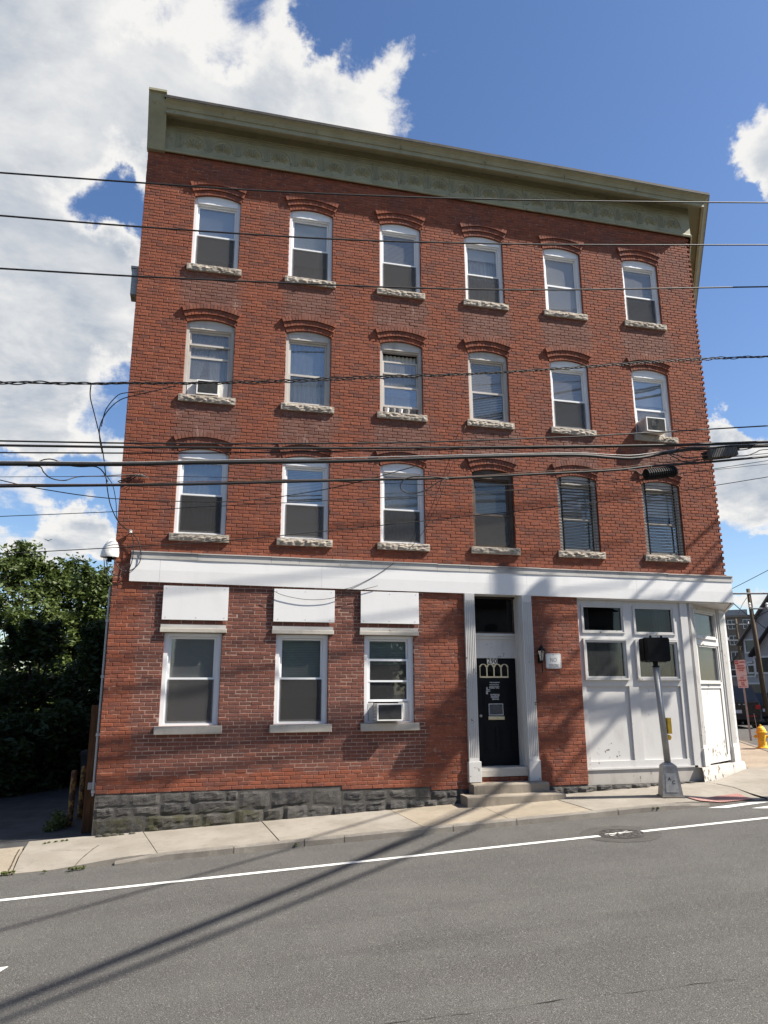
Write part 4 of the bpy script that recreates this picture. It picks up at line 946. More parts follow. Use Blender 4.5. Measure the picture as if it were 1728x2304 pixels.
# ---- entrance
ent = obj('entrance', None, bld)
pilaster(6.875, 7.085, .30, 3.60, -.062, ent); pilaster(8.145, 8.36, .30, 3.60, -.062, ent)
mb = MB(); mb.cbox(6.855, 7.115, -.085, .06, -.085, .297, .004); mb.build('plinth', M_WCHIP, ent); mb = MB(); mb.cbox(8.13, 8.38, -.085, .06, -.095, .297, .004); mb.build('plinth', M_WCHIP, ent)
mb = MB()
for q, (xa, xb) in enumerate(((7.062, 7.092), (8.12, 8.168))):
    mb.box(xa, xb, -.0, .42, .16, 3.61)
for yy in (.05, .13, .20): mb.box(8.106, 8.1199, yy, yy + .045, .18, 3.60)
mb.build('jamb', M_WCHIP, ent)
mb = MB(); mb.box(7.0925, 8.1195, .30, .42, 2.70, 2.80); mb.box(7.0925, 8.1195, .26, .2999, 2.765, 2.815); mb.box(7.0925, 8.1195, .33, .42, 2.31, 2.6999); mb.build('transom_rail', M_WCHIP, ent); mb = MB(); mb.box(7.0925, 8.1195, .02, .42, 3.585, 3.615); mb.build('entrance_soffit', M_WCHIP, ent)
tw = obj('window', None, bld)
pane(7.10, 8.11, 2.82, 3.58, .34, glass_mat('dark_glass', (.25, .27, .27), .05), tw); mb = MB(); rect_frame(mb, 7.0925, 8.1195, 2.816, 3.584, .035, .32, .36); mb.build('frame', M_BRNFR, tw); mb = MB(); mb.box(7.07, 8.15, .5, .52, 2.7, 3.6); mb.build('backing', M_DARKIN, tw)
mb = MB(); mb.box(7.06, 8.17, -.02, .5, .135, .168); mb.build('threshold', M_SKIRT, ent)
mb = MB(); mb.cbox(7.12, 8.125, -.03, .4, .0, .134, .006); mb.build('door_sill', M_SILL2, ent)
mb = MB()
for j in range(2):
    x = 7.0 + .1 * j
    while x < 8.17: mb.cbox(x + .005, x + .205, -.003, .1, -.135 + j * .067, -.073 + j * .067, .005, tint=random.random()); x += .21
mb.build('bricks_under_sill', M_BRICK, ent, tints=True, kind='stuff')
YD = .35
dr = obj('door', None, bld)
mb = MB(); mb.box(7.0925, 7.232, YD - .03, YD + .06, .168, 2.3099); mb.build('door_frame', M_WCHIP, ent)
mb = MB(); mb.box(7.235, 8.115, YD, YD + .05, .17, 2.305); lf = mb.build('leaf', M_BLACKDOOR, dr)
mb = MB()
def mould(x0, x1, z0, z1): rect_frame(mb, x0, x1, z0, z1, .022, YD - .010, YD - .0005); rect_frame(mb, x0 + .04, x1 - .04, z0 + .04, z1 - .04, .012, YD - .007, YD - .0005)
mould(7.36, 7.99, 1.13, 1.80); mould(7.36, 7.64, .43, .95); mould(7.71, 7.99, .43, .95); mb.build('panel_moulding', M_BLACKDOOR, dr)
# fan light of four small arches
Z6 = lambda x, y: (1000 + x / 4.0225, 1300 + y / 4.0225)
fa, fb = FP(*Z6(322, 905), YD - .02), FP(*Z6(575, 800), YD - .02); fx, fX, fz, fZ = fa[0], fb[0], fa[2], fb[2]
fl = MB(); yq = YD - .022; fw = (fX - fx) / 4
fl.box(fx, fX, yq, YD - .001, fz, fz + .03)
for i in range(5): xx = fx + i * fw; fl.box(xx - .013 + (.013 if i == 0 else 0), xx + .013 - (.013 if i == 4 else 0), yq + .001, YD - .001, fz + .03, fZ)
for i in range(4):
    cx = fx + (i + .5) * fw; r0 = fw / 2 - .028; r1 = fw / 2 + .004; N = 8; P = []
    for k in range(N + 1): t = math.pi * k / N; P.append((cx + r1 * math.cos(t), fZ - .02 + r1 * math.sin(t) * .8))
    for k in range(N, -1, -1): t = math.pi * k / N; P.append((cx + r0 * math.cos(t), fZ - .02 + r0 * math.sin(t)))
    for k in range(N):
        q = [P[k], P[k + 1], P[2 * N - k], P[2 * N + 1 - k]]; fl.prism(q[::1], yq - .001 * (i % 2), YD - .001)
    fl.box(cx - fw / 2 + .013, cx + fw / 2 - .013, yq + .002, YD - .001, fZ - .03, fZ - .0201) if False else None
fl.build('fanlight_frame', M_CREAM, dr)
pane(fx + .01, fX - .01, fz + .01, fZ, YD - .0075, glass_mat('door_glass', (.05, .05, .05), .06), dr)
# house number, notices, mail slot, plastic sleeve
M_INK = pm('black_ink', (.012, .012, .012), .1, 5, .6, 0); M_DECAL = pm('white_decal', (.70, .70, .68), .05, 5, .6, 0)
q = FP(*Z6(430, 757), YD); nx_, nzz = q[0], q[2]
mb = MB(); mb.cbox(nx_ - .115, nx_ + .115, YD - .010, YD - .0006, nzz - .06, nzz + .06, .002); npl = mb.build('number_plate', pm('plate_beige', (.68, .63, .54), .1, 5, .6, 0), dr); put_text('290', .145, M_INK, (nx_, YD - .0125, nzz), dr, bold=.002, name='number')
def dtext(s, x, y, size, sx=1.0): q = FP(*Z6(x, y), YD); return put_text(s, size, M_DECAL, (q[0], YD - .0025, q[2]), dr, sx=sx, bold=.0004)
dtext('DELIVERIES', 454, 953, .056, .82); dtext('THANK YOU', 448, 997, .042, .9); dtext('ENTREGAS', 457, 1060, .048, .85); dtext('GRACIAS', 462, 1099, .042, .9)
mb = MB()
for (xx, yy, wpx) in ((452, 968, 104), (452, 982, 104), (457, 1074, 84), (457, 1084, 84)):
    q = FP(*Z6(xx, yy), YD); w = wpx / 4.0225 / 118; t = 0; x = q[0] - w / 2
    while x < q[0] + w / 2 - .012: l = random.uniform(.006, .02); mb.box(x, x + l, YD - .0025, YD - .0004, q[2] - .005, q[2] + .005); x += l + .004
mb.build('small_print', M_DECAL, dr)
q = FP(*Z6(385, 1022), YD); s_ = .0022; mb = MB()
def st_(x0, y0, x1, y1): mb.tube([(q[0] + x0 * .01, YD - .002, q[2] + y0 * .01), (q[0] + x1 * .01, YD - .002, q[2] + y1 * .01)], .0035, 4)
for k in range(8): a0, a1 = k * math.pi / 4, (k + 1) * math.pi / 4; st_(1.6 * math.cos(a0), 5.6 + 1.6 * math.sin(a0), 1.6 * math.cos(a1), 5.6 + 1.6 * math.sin(a1))
for l in ((-1, 4, -1.6, -.5), (-1, 4, 1.2, 3.6), (1.2, 3.6, 1.0, -.5), (-1.6, -.5, -1.8, -6.5), (1, -.5, 1.2, -6.5), (-1.8, -6.5, 2, -6.5), (1.2, 2.6, 3, 1.2), (3, 2.6, 6.4, 2.2), (6.4, 2.2, 6.2, -1.8), (6.2, -1.8, 2.8, -1.4), (2.8, -1.4, 3, 2.6), (-.3, -.5, -.2, -6.5)): st_(*l)
mb.build('delivery_pictogram', M_DECAL, dr)
a, b = FP(*Z6(400, 1245), YD), FP(*Z6(527, 1138), YD); k = NB('clear_plastic'); k.b.inputs['Alpha'].default_value = .14
mb = MB(); vs = []; N = 8
for j in range(N + 1):
    for i in range(N + 1): u, v = i / N, j / N; vs.append((a[0] + (b[0] - a[0]) * u, YD - .006 - .012 * abs(nz(u * 3, v * 3, 7)), a[2] + (b[2] - a[2]) * v))
mb.add(vs, [(j * (N + 1) + i, j * (N + 1) + i + 1, (j + 1) * (N + 1) + i + 1, (j + 1) * (N + 1) + i) for j in range(N) for i in range(N)]); mb.build('plastic_sleeve', k.fin((.55, .57, .6), .2, .6), dr)
mb = MB(); rect_frame(mb, a[0], b[0], a[2], b[2], .014, YD - .021, YD - .019); mb.build('sleeve_tape', pm('grey_tape', (.42, .43, .44), .1, 5, .5, 0), dr)
a, b = FP(*Z6(398, 1286), YD), FP(*Z6(542, 1252), YD); mb = MB(); mb.cbox(a[0], b[0], YD - .018, YD - .0006, a[2], b[2], .004); mb.cbox(a[0] + .01, b[0] - .01, YD - .026, YD - .0185, a[2] + .012, b[2] - .012, .003); mb.build('mail_slot', pm('brass_slot', (.55, .47, .30), .15, 20, .4, .1, 40, .5), dr)
mb = MB(); mb.lathe([(.012, 0), (.012, .03), (.028, .04), (.03, .06), (.018, .075)], (7.285, YD, 1.15), 12, Matrix.Rotation(R(90), 3, 'X')); mb.build('door_knob', M_STEEL, dr, smooth=True)
# steps
stp = thing('concrete_steps', (7.65, -.3, zwalk(7.65, -.3)), 'two worn concrete steps in front of the black door', 'steps')
def step(x0, x1, y0, y1, ztop, zbf, name):
    mb = MB(); n = 22; prof = [(y0, None), (y0 - .0, ztop - .03), (y0 + .012, ztop - .008), (y0 + .035, ztop), (y1, ztop)]; vs = []
    for i in range(n + 1):
        u = i / n; x = x0 + (x1 - x0) * u
        rr_ = .02 * (1 if 0 < i < n else 0)
        for (yy, z) in prof: vs.append((x + .006 * nz(yy * 9, z or 0, x0), yy + .010 * nz(x * 5, (z or 0) * 8, 1) + (.012 if i in (0, n) else 0), (zbf(x, yy) - .03 if z is None else z + .007 * nz(x * 4, yy * 5, 3) - (.01 if i in (0, n) else 0))))
    K = len(prof); mb.add(vs, [(i * K + k, (i + 1) * K + k, (i + 1) * K + k + 1, i * K + k + 1) for i in range(n) for k in range(K - 1)])
    for i, rev in ((0, False), (n, True)):
        x = vs[i * K][0]; b0 = len(mb.v); mb.v.append((x, y1, zbf(x, y1) - .03)); f = tuple(i * K + k for k in range(K)) + (b0,); mb.f.append(f if not rev else f[::-1]); mb.t.append(0)
    return mb.build(name, M_STEP, stp)
step(6.66, 8.68, -.50, -.10, -.28, zwalk, 'lower_step'); step(6.87, 8.44, -.30, -.004, -.095, lambda x, y: -.30, 'upper_step')

# ------------------------------------------------------------------ fittings on the building
# wall lantern
LX, LZ = FP(*Z6(880, 700), -.12)[[0, 2]]
ln = thing('wall_lantern', (LX, -.12, LZ - .2), 'black coach lantern on the painted brick beside the door', 'lantern')
mb = MB(); mb.box(LX - .035, LX + .035, -.02, -.004, LZ - .16, LZ + .02); mb.tube([(LX, -.02, LZ - .08), (LX, -.07, LZ - .14), (LX, -.12, LZ - .12)], .010, 6); mb.build('bracket', M_BLACK, ln)
mb = MB(); mb.lathe([(.01, -.36), (.012, -.16), (.03, -.13), (.045, -.115)], (LX, -.12, LZ), 6); mb.build('tail', M_BLACK, ln)
mb = MB(); mb.lathe([(.088, .09), (.095, .085), (.075, .12), (.045, .16), (.03, .17), (.025, .19), (.008, .20), (.004, .25)], (LX, -.12, LZ), 6); mb.build('cap', M_BLACK, ln)
mb = MB()
for i in range(6): a = math.pi / 3 * i; mb.tube([(LX + .043 * math.cos(a), -.12 + .043 * math.sin(a), LZ - .115), (LX + .082 * math.cos(a), -.12 + .082 * math.sin(a), LZ + .09)], .006, 4)
mb.build('ribs', M_BLACK, ln); mb = MB(); mb.lathe([(.038, -.112), (.076, .085)], (LX, -.12, LZ), 6); mb.build('glass', glass_mat('lantern_glass', (.75, .75, .72), .15), ln); mb = MB(); mb.lathe([(.012, -.1), (.016, -.02), (.022, .03), (.01, .06)], (LX, -.12, LZ), 8); mb.build('bulb', M_BLIND, ln)
# no-trespassing sign
a, b = FP(*Z6(922, 820), -.02), FP(*Z6(1053, 686), -.02); sg = thing('no_trespassing_sign', ((a[0] + b[0]) / 2, -.015, a[2]), 'small white metal NO TRESPASSING sign on the red brick', 'sign')
def rrect(x0, x1, z0, z1, r, n=4):
    P = []
    for cx, cz, s in ((x1 - r, z0 + r, -90), (x1 - r, z1 - r, 0), (x0 + r, z1 - r, 90), (x0 + r, z0 + r, 180)):
        for k in range(n + 1): t = R(s + 90 * k / n); P.append((cx + r * math.cos(t), cz + r * math.sin(t)))
    return P
mb = MB(); mb.prism(rrect(a[0], b[0], a[2], b[2], .03), -.016, -.012); mb.build('plate', pm('faded_sign_white', (.60, .60, .58), .1, 4, .45, .05), sg)
mb = MB(); rect_frame(mb, a[0] + .012, b[0] - .012, a[2] + .012, b[2] - .012, .006, -.0175, -.0163); mb.build('border', pm('sign_grey_line', (.30, .29, .28), .1, 5, .6, 0), sg)
cx = (a[0] + b[0]) / 2; H_ = b[2] - a[2]; M_FADE = pm('faded_ink', (.26, .24, .23), .15, 8, .6, 0)
put_text('NO', .13, M_FADE, (cx, -.0165, a[2] + H_ * .55), sg, sx=.75, bold=.001); put_text('TRESPASSING', .10, M_FADE, (cx, -.0165, a[2] + H_ * .17), sg, sx=.40, bold=.001)
mb = MB()
for zz in (a[2] + .02, b[2] - .025): mb.lathe([(.008, 0), (.006, .003)], (cx, -.0165, zz), 6, Matrix.Rotation(R(90), 3, 'X'))
mb.build('bolts', M_BLACK, sg)
# window air conditioners
def air_con(x0, x1, z0, z1, yf, yb, label, wx0, wx1, wz0, wz1, fan=False):
    t = thing('air_conditioner', ((x0 + x1) / 2, yf, z0), label, 'air conditioner', 'window air conditioners')
    mb = MB(); mb.box(x0, x1, yf + .012, yb, z0, z1); bd = mb.build('housing', pm('ac_beige', (.62, .60, .55), .08, 4, .5, .1, 30), t)
    mb = MB(); w = .022; rect_frame(mb, x0, x1, z0, z1, w, yf, yf + .0119); mb.build('front_frame', pm('ac_white', (.72, .71, .68), .06, 4, .5, 0), t)
    mb = MB(); mb.box(x0 + w, x1 - w, yf + .008, yf + .0119, z0 + w, z1 - w); mb.build('coil', M_BLACK, t)
    g = MB(); n = 16
    for i in range(n): zz = z0 + w + (z1 - z0 - 2 * w) * (i + .5) / n; g.box(x0 + w, x1 - w, yf + .003, yf + .0079, zz - .003, zz + .003)
    g.build('grille', pm('ac_grille_grey', (.10, .10, .10), .2, 9, .5, 0), t)
    if fan:
        g = MB()
        for rr_ in (.05, .085, .12):
            P = [((x0 + x1) / 2 + .01 + rr_ * math.cos(s), yf - .001, (z0 + z1) / 2 + rr_ * math.sin(s)) for s in np.linspace(R(40), R(300), 14)]; g.tube(P, .003, 4)
        g.build('fan_guard', M_STEEL, t)
    lv = MB(); k = 0
    for k in range(9):
        zz = z0 + .05 + (z1 - z0 - .1) * k / 8; lv.box(x0 - .003, x0, yf + .06, yb - .03 if yb - yf > .15 else yb, zz, zz + .008)
    if yb - yf > .15: lv.build('side_louvres', M_BLACK, t)
    for (pa, pb) in ((wx0, x0 - .002), (x1 + .002, wx1)):
        if pb - pa < .03: continue
        mb = MB(); n = int((pb - pa) / .012); vs = []
        for i in range(n + 1): x = pa + (pb - pa) * i / n; yy = .072 + (.008 if i % 2 else 0); vs += [(x, yy, wz0), (x, yy, wz1)]
        mb.add(vs, [(2 * i, 2 * i + 2, 2 * i + 3, 2 * i + 1) for i in range(n)]); mb.build('side_curtain', pm('ac_curtain', (.58, .57, .54), .06, 4, .6, 0), t)
    return t
def acpx(x0, y0, x1, y1, Y): a = FP(x0, y1, Y); b = FP(x1, y0, Y); return a[0], b[0], a[2], b[2]
w = acpx(849, 1583, 906, 1622, -.24); air_con(w[0], w[1], max(w[2], 1.065), w[3], -.24, .16, 'white window air conditioner in the ground-floor window beside the black door', G1[2][0] + .1, G1[2][1] - .1, 1.09, 1.43)
w = acpx(441, 855, 493, 889, -.01); z0 = ROWZ[3][0]; air_con(w[0], w[1], z0 + .045, z0 + .35, -.012, .2, 'white air conditioner below tied-back curtains in a third-floor window', COLX[0] + .085, COLX[0] + COLW[0] - .085, z0 + .04, z0 + .33)
w = acpx(1456, 940, 1496, 970, -.26); air_con(w[0], w[1], z0 + .02, z0 + .36, -.27, .16, 'white air conditioner with an exposed fan, right above the black ribbed cable closure', COLX[5] + .085, COLX[5] + COLW[5] - .085, z0 + .04, z0 + .33, True)
# pots on the open window's sill
for i, (px, m_) in enumerate(((872, M_BLIND), (887, M_GALV), (903, M_BLIND), (919, M_GALV))):
    x = FP(px, 930, .05)[0]; z = ROWZ[3][0] + .037; mb = MB(); mb.lathe([(.034, 0), (.05, .085), (.053, .085), (.053, .10), (.044, .10)], (x, .072 + .035, z), 12)
    tag(mb.build('flower_pot', m_, None, smooth=False), ('small white flower pot at the end of the pot row on the half-open window sill', 'small grey flower pot between two white pots on the half-open window sill', 'small white flower pot between two grey pots on the half-open window sill', 'small grey flower pot at the end of the pot row on the half-open window sill')[i], 'flower pot', 'pots on the sill')
# left-hand corner: conduit, vent box, cable hood, anchors
mb = MB(); mb.tube([(-.035, .06, -.10), (-.035, .06, 1.2), (-.035, .06, 3.55)], .022, 8)
for zz in (-.05, .9, 1.9, 2.9): mb.box(-.065, -.001, .03, .09, zz, zz + .05)
tag(mb.build('conduit', M_PIPE), 'grey metal conduit running up the left corner of the brick building', 'conduit')
mb = MB(); mb.box(-.13, -.002, .10, .42, FP(300, 662, .1)[2], FP(300, 604, .1)[2]); mb.box(-.15, -.002, .08, .44, FP(300, 604, .1)[2], FP(300, 601, .1)[2] + .02); tag(mb.build('wall_vent', M_GALV), 'grey sheet-metal vent box high on the side wall of the brick building', 'vent box')
# white hood
HC = FP(246, 1235, .02); hd = thing('cable_hood', (-.1, .02, FP(246, 1257, .02)[2]), 'white domed plastic cable hood at the left corner of the building', 'cable hood')
hz0 = FP(246, 1254, .02)[2]; hz1 = FP(246, 1211, .02)[2]; hxl, hxr = FP(226, 1250, .02)[0], FP(267, 1250, .02)[0]; hw = hxr - hxl; hc = (hxl + hxr) / 2
mb = MB(); vs = []; N = 16; prof = [(0, .50), (.06, .53), (.25, .52), (.45, .48), (.63, .41), (.78, .32), (.90, .21), (.97, .10), (1, .02)]
for f, rr_ in prof:
    for j in range(N): t = 2 * math.pi * j / N; vs.append((hc + hw * rr_ * math.cos(t) + .10 * hw * f, .03 + hw * .8 * rr_ * math.sin(t), hz0 + (hz1 - hz0) * f))
mb.add(vs, [(i * N + j, i * N + (j + 1) % N, (i + 1) * N + (j + 1) % N, (i + 1) * N + j) for i in range(len(prof) - 1) for j in range(N)]); mb.build('shell', pm('hood_white', (.74, .73, .70), .05, 4, .4, .05), hd, smooth=True)
mb = MB()
for f in (.35, .6):
    P = [(hc + .10 * hw * f + hw * (.495 - .2 * max(0, f - .3)) * math.cos(t), .03 + hw * .8 * (.5 - .2 * max(0, f - .3)) * math.sin(t), hz0 + (hz1 - hz0) * (f + .10 * math.cos(t))) for t in np.linspace(math.pi, 2 * math.pi, 10)]; mb.tube(P, .006, 4)
mb.build('moulded_ridges', pm('hood_grey', (.5, .49, .47), .05, 4, .5, 0), hd)
mb = MB(); mb.tube([(hc, .03, hz0 - .08), (hc, .03, hz0 + .02)], .045, 10); mb.tube([(hc, .05, hz0 - .02), (.0, .05, hz0 - .02)], .02, 6); mb.build('neck', M_BLACK, hd)

# ------------------------------------------------------------------ overhead cables
def cable(name, label, pts, r, Y=-1.75, m=M_RUBBER, n=6, sub=5, group=None, cat='cable', Ys=None):
    P = [FP(x, y, Y if Ys is None else Ys[i]) for i, (x, y) in enumerate(pts)]
    mb = MB(); mb.tube(smooth_pts(P, sub), r, n); return tag(mb.build(name, m, None, smooth=True), label, cat, group)
def ext(pts):     # carry the run on past both edges of the frame at its own slope
    (x0, y0), (x1, y1) = pts[0], pts[1]; (u0, v0), (u1, v1) = pts[-2], pts[-1]
    return [(x0 - 330, y0 - (y1 - y0) / (x1 - x0) * 330)] + pts + [(u1 + 260, v1 + (v1 - v0) / (u1 - u0) * 260)]
s_ = 1.0416
cable('power_line', 'topmost black power line crossing just under the green cornice', ext([(0, 388.5), (328, 412), (625, 431), (1042, 447), (1458, 454), (1728, 456)]), .0165, -2.3)
cable('power_line', 'second black power line from the top, crossing the top-floor panes', ext([(0, 485), (312, 510), (729, 537), (1042, 547), (1354, 551), (1728, 551)]), .0165, -2.3)
cable('power_line', 'third black power line from the top, crossing just below the top-floor sills', ext([(0, 604), (312, 622), (625, 636), (937, 648), (1250, 652), (1728, 645)]), .0165, -2.3)
def twist(label, pts, r, rad, pitch=.62, strands=3, Y=-1.9):
    P = [Vector(p) for p in smooth_pts([FP(x, y, Y) for x, y in pts], 24)]; mb = MB(); L_ = 0; cum = [0]
    for a, b in zip(P[:-1], P[1:]): L_ += (b - a).length; cum.append(L_)
    for k in range(strands):
        Q = []
        for p, l in zip(P, cum): t = 2 * math.pi * (l / pitch + k / strands) + .8 * math.sin(l * 1.3); Q.append(p + Vector((0, rad * math.cos(t), rad * math.sin(t) * (1 + .6 * math.sin(l * .9 + k)))))
        mb.tube(Q, r, 5)
    return tag(mb.build('twisted_cable', M_RUBBER, None, smooth=True), label, 'cable')
twist('twisted black service cable crossing the second row of windows from the top', ext([(0, 861), (80, 861), (190, 863), (290, 862), (420, 862), (625, 858), (833, 849), (1042, 842), (1250, 830), (1458, 815), (1600, 807), (1728, 802)]), .0105, .021)
CG = 'parallel cables above the lower windows'
cable('overhead_cable', 'uppermost of the black cables bunched between the second and third window rows', ext([(0, 992), (282, 997), (450, 998), (625, 998), (937, 995), (1250, 984), (1380, 978), (1728, 958)]), .0145)
cable('overhead_cable', 'thick black cable second in the bunch, passing close above the grey closure box', ext([(0, 1002), (282, 1006), (450, 1007), (780, 1008.5), (1380, 1003), (1598, 998), (1728, 993)]), .021)
cable('overhead_cable', 'thin black cable hanging just below the second cable of the bunch', ext([(0, 1018.5), (450, 1019.4), (780, 1015), (1100, 1010), (1380, 1006), (1598, 1001), (1728, 996)]), .012, -1.72)
D_ = [(0, 1043.8), (282, 1044.6), (450, 1041), (780, 1037.5), (1069, 1028), (1286, 1024), (1380, 1030), (1430, 1031), (1500, 1019), (1569, 1010), (1728, 1003)]
cable('overhead_cable', 'thickest black cable, lashed to a steel strand, feeding the closure boxes', ext(D_), .034)
cable('lashing_strand', 'thin steel strand riding on top of the thickest cable', ext([(x, y - 6.0 + 1.5 * math.sin(x * .03)) for x, y in D_]), .008, -1.74, M_STEEL)
E_l = [(0, 1094), (282, 1091), (450, 1089), (780, 1080.5), (1033, 1075), (1200, 1067), (1380, 1058), (1464, 1049), (1590, 1040), (1728, 1027)]
cable('overhead_cable', 'black cable carrying the slack loop and the ribbed closure', ext(E_l), .024)
cable('lashing_wire', 'thin brownish wire wound along the loop-carrying cable', ext([(x, y - 4.5 + 2.5 * math.sin(x * .05)) for x, y in E_l]), .007, -1.76, pm('copper_brown', (.12, .07, .045), .2, 20, .6))
cable('slack_loop', 'black slack loop of cable hanging in front of a lower window', [(1005, 1075), (985, 1085), (955, 1104), (925, 1111), (906, 1104), (901, 1092), (910, 1079), (935, 1072), (975, 1073), (1010, 1078)], .011, -1.8)
cable('service_wire', 'thin wire sagging below the cables at left and rising to the slack loop', [(-300, 1010), (0, 1080), (81, 1098), (244, 1121), (450, 1129), (542, 1127), (650, 1114.6), (780, 1091), (932, 1050)], .008, -1.6)
cable('service_wire', 'thin wire slanting up across the lower sills to the corner of the building', ext([(0, 1246), (225, 1234), (450, 1221), (600, 1208), (780, 1190), (1069, 1160), (1250, 1140), (1450, 1118), (1611, 1092), (1728, 1073)]), .0075, -1.5)
cable('service_wire', 'thin wire crossing the first-floor panes above the lowest wire', ext([(0, 1162), (263, 1151), (450, 1141), (780, 1124), (1100, 1106), (1380, 1086), (1560, 1062), (1728, 1036)]), .006, -1.6)
cable('service_wire', 'thin wire running straight between the two thick cables', ext([(0, 1073), (300, 1072), (500, 1074), (780, 1084), (1060, 1092), (1380, 1080), (1728, 1044)]), .005, -1.6)
cable('branch_cable', 'thin branch cable peeling off the thickest cable at left', [(85, 1040), (100, 1034), (120, 1034), (150, 1046), (180, 1050), (215, 1050), (232, 1062), (242, 1084)], .010, -1.6)
cable('branch_cable', 'drooping branch cable running to the wall anchor at left', [(62, 1049), (90, 1050), (98, 1062), (115, 1076), (145, 1081), (175, 1073), (230, 1071), (290, 1068), (322, 1071)], .010, Ys=[-1.75, -1.7, -1.5, -1.3, -1.1, -.9, -.5, -.12, -.02])
# service drop at the left corner
cable('service_drop', 'black service drop falling from the twisted cable to the corner anchor', [(205, 862), (203, 892), (212, 930), (223, 975), (232, 1020), (238, 1070), (243, 1110), (250, 1140), (265, 1172), (281, 1188), (294, 1196)], .010, Ys=[-1.9, -1.8, -1.6, -1.4, -1.2, -.95, -.75, -.55, -.3, -.12, -.03])
cable('service_drop', 'black service drop curving down from the clamp on the twisted cable', [(395, 868), (345, 880), (306, 889), (270, 900), (242, 925), (226, 955), (224, 985), (230, 1020)], .009, Ys=[-1.9, -1.9, -1.85, -1.75, -1.65, -1.5, -1.35, -1.2])
cable('service_drop', 'thin black service drop running beside the corner of the bricks to the anchor', [(242, 1073), (254, 1093), (261, 1130), (263, 1165), (275, 1184)], .007, Ys=[-1.2, -.9, -.6, -.3, -.1])
cable('service_drop', 'curved black lead from the twisted cable joining the clamp lead', [(330, 880), (282, 884), (262, 892), (238, 922), (228, 960)], .008, Ys=[-1.9, -1.88, -1.8, -1.6, -1.5])
an = thing('wall_anchor', (FP(294, 1196, -.03)[0], -.03, FP(294, 1196, -.03)[2] - .05), 'white insulator knob and bracket holding the service drop on the brick corner', 'insulator'); q = FP(294, 1196, -.06)
mb = MB(); mb.lathe([(.012, -.03), (.035, -.02), (.02, 0), (.035, .02), (.012, .03)], tuple(q), 10); mb.build('knob', M_BLIND, an); mb = MB(); mb.tube([(q[0], -.06, q[2]), (q[0], .02, q[2])], .008, 6); mb.build('bolt', M_STEEL, an)
q = FP(318, 1071, -.02); an = thing('wire_anchor', (q[0], -.01, q[2] - .05), 'tangled grey wire anchor on the brickwork above the white insulator', 'bracket'); mb = MB()
for k in range(9): d = Vector((random.uniform(-.12, .1), random.uniform(-.06, 0), random.uniform(-.06, .06))); mb.tube([(q[0] + random.uniform(-.05, .05), -.03, q[2] + random.uniform(-.02, .02)), (q[0] + d.x, -.05 + d.y, q[2] + d.z)], .006, 4)
mb.tube([(q[0] - .12, -.03, q[2] - .01), (q[0] + .12, -.03, q[2] - .02)], .012, 6); mb.build('twisted_ties', M_STEEL, an)
mb = MB(); mb.tube(smooth_pts([(q[0] - .15, -.02, q[2]), (q[0] - .3, -.02, q[2] - .08), (q[0] - .42, -.02, q[2] - .14)], 5), .012, 5); mb.tube(smooth_pts([(q[0] - .1, -.03, q[2] - .03), (q[0] - .25, -.03, q[2] - .13), (q[0] - .4, -.02, q[2] - .16)], 5), .012, 5); mb.build('lead', M_RUBBER, an)
for i, (lab, pts) in enumerate((('inner black cable loop between the insulator and the white band', [(294, 1197), (299, 1215), (300, 1240), (297, 1262), (291, 1280)]), ('outer black cable loop between the insulator and the white band', [(294, 1197), (308, 1212), (317, 1240), (314, 1265), (300, 1280), (290, 1284)]), ('black cable looping under the white hood towards the band', [(256, 1258), (262, 1270), (272, 1282), (284, 1286), (291, 1284)]), ('lower black cable looping from the white hood to the brick corner', [(234, 1256), (236, 1280), (244, 1305), (256, 1318), (275, 1312)]), ('middle black cable looping from the white hood to the brick corner', [(238, 1256), (243, 1280), (254, 1292), (268, 1294), (284, 1284)]))):
    cable('cable_loop', lab, pts, .0085, -.075, group=None)
cable('wall_wire', 'thin wire stapled down the bricks from a middle sill to the white cover boards', [(1048, 957), (1030, 1010), (1010, 1065), (985, 1130), (950, 1200), (900, 1255), (850, 1292), (800, 1318), (770, 1327)], .005, -.062)
cable('wall_wire', 'thin wire hanging across the middle white cover board', [(612, 1328), (640, 1340), (690, 1349), (740, 1347), (780, 1336), (850, 1318)], .005, -.09)
# closures
c0, c1 = FP(1590, 1024, -1.8), FP(1650, 1018, -1.8); bx_ = thing('closure_box', tuple((c0 + c1) / 2 - np.array([0, 0, .12])), 'grey ribbed rectangular cable closure box hung beside the building corner', 'closure box')
Mq = Matrix.Translation((c0 + c1) / 2) @ Matrix.Rotation(math.atan2(-(c1 - c0)[2], (c1 - c0)[0]), 4, 'Y'); lw_ = np.linalg.norm(c1 - c0) / 2
M_CLOS = pm('closure_grey', (.085, .080, .075), .15, 8, .6, .2, 60)
mb = MB(); mb.box(-lw_, lw_, -.13, .13, -.085, .085, M=Mq); mb.build('case', M_CLOS, bx_)
rib = MB()
for i in range(16): x = -lw_ + 2 * lw_ * (i + .5) / 16; rib.box(x - .008, x + .008, -.138, .138, -.09, .09, M=Mq)
rib.build('ribs', M_CLOS, bx_); mb = MB()
for xx in (-lw_ * .1, lw_ * .6): mb.tube([tuple(Mq @ Vector((xx, -.05, -.085))), tuple(Mq @ Vector((xx, -.05, -.115)))], .02, 6)
for zz in (-.04, .04): mb.tube([tuple(Mq @ Vector((-lw_, 0, zz))), tuple(Mq @ Vector((-lw_ - .12, 0, zz)))], .022, 6)
mb.tube([tuple(Mq @ Vector((lw_, 0, .05))), tuple(Mq @ Vector((lw_ + .16, 0, .05)))], .025, 6); mb.build('glands', M_RUBBER, bx_)
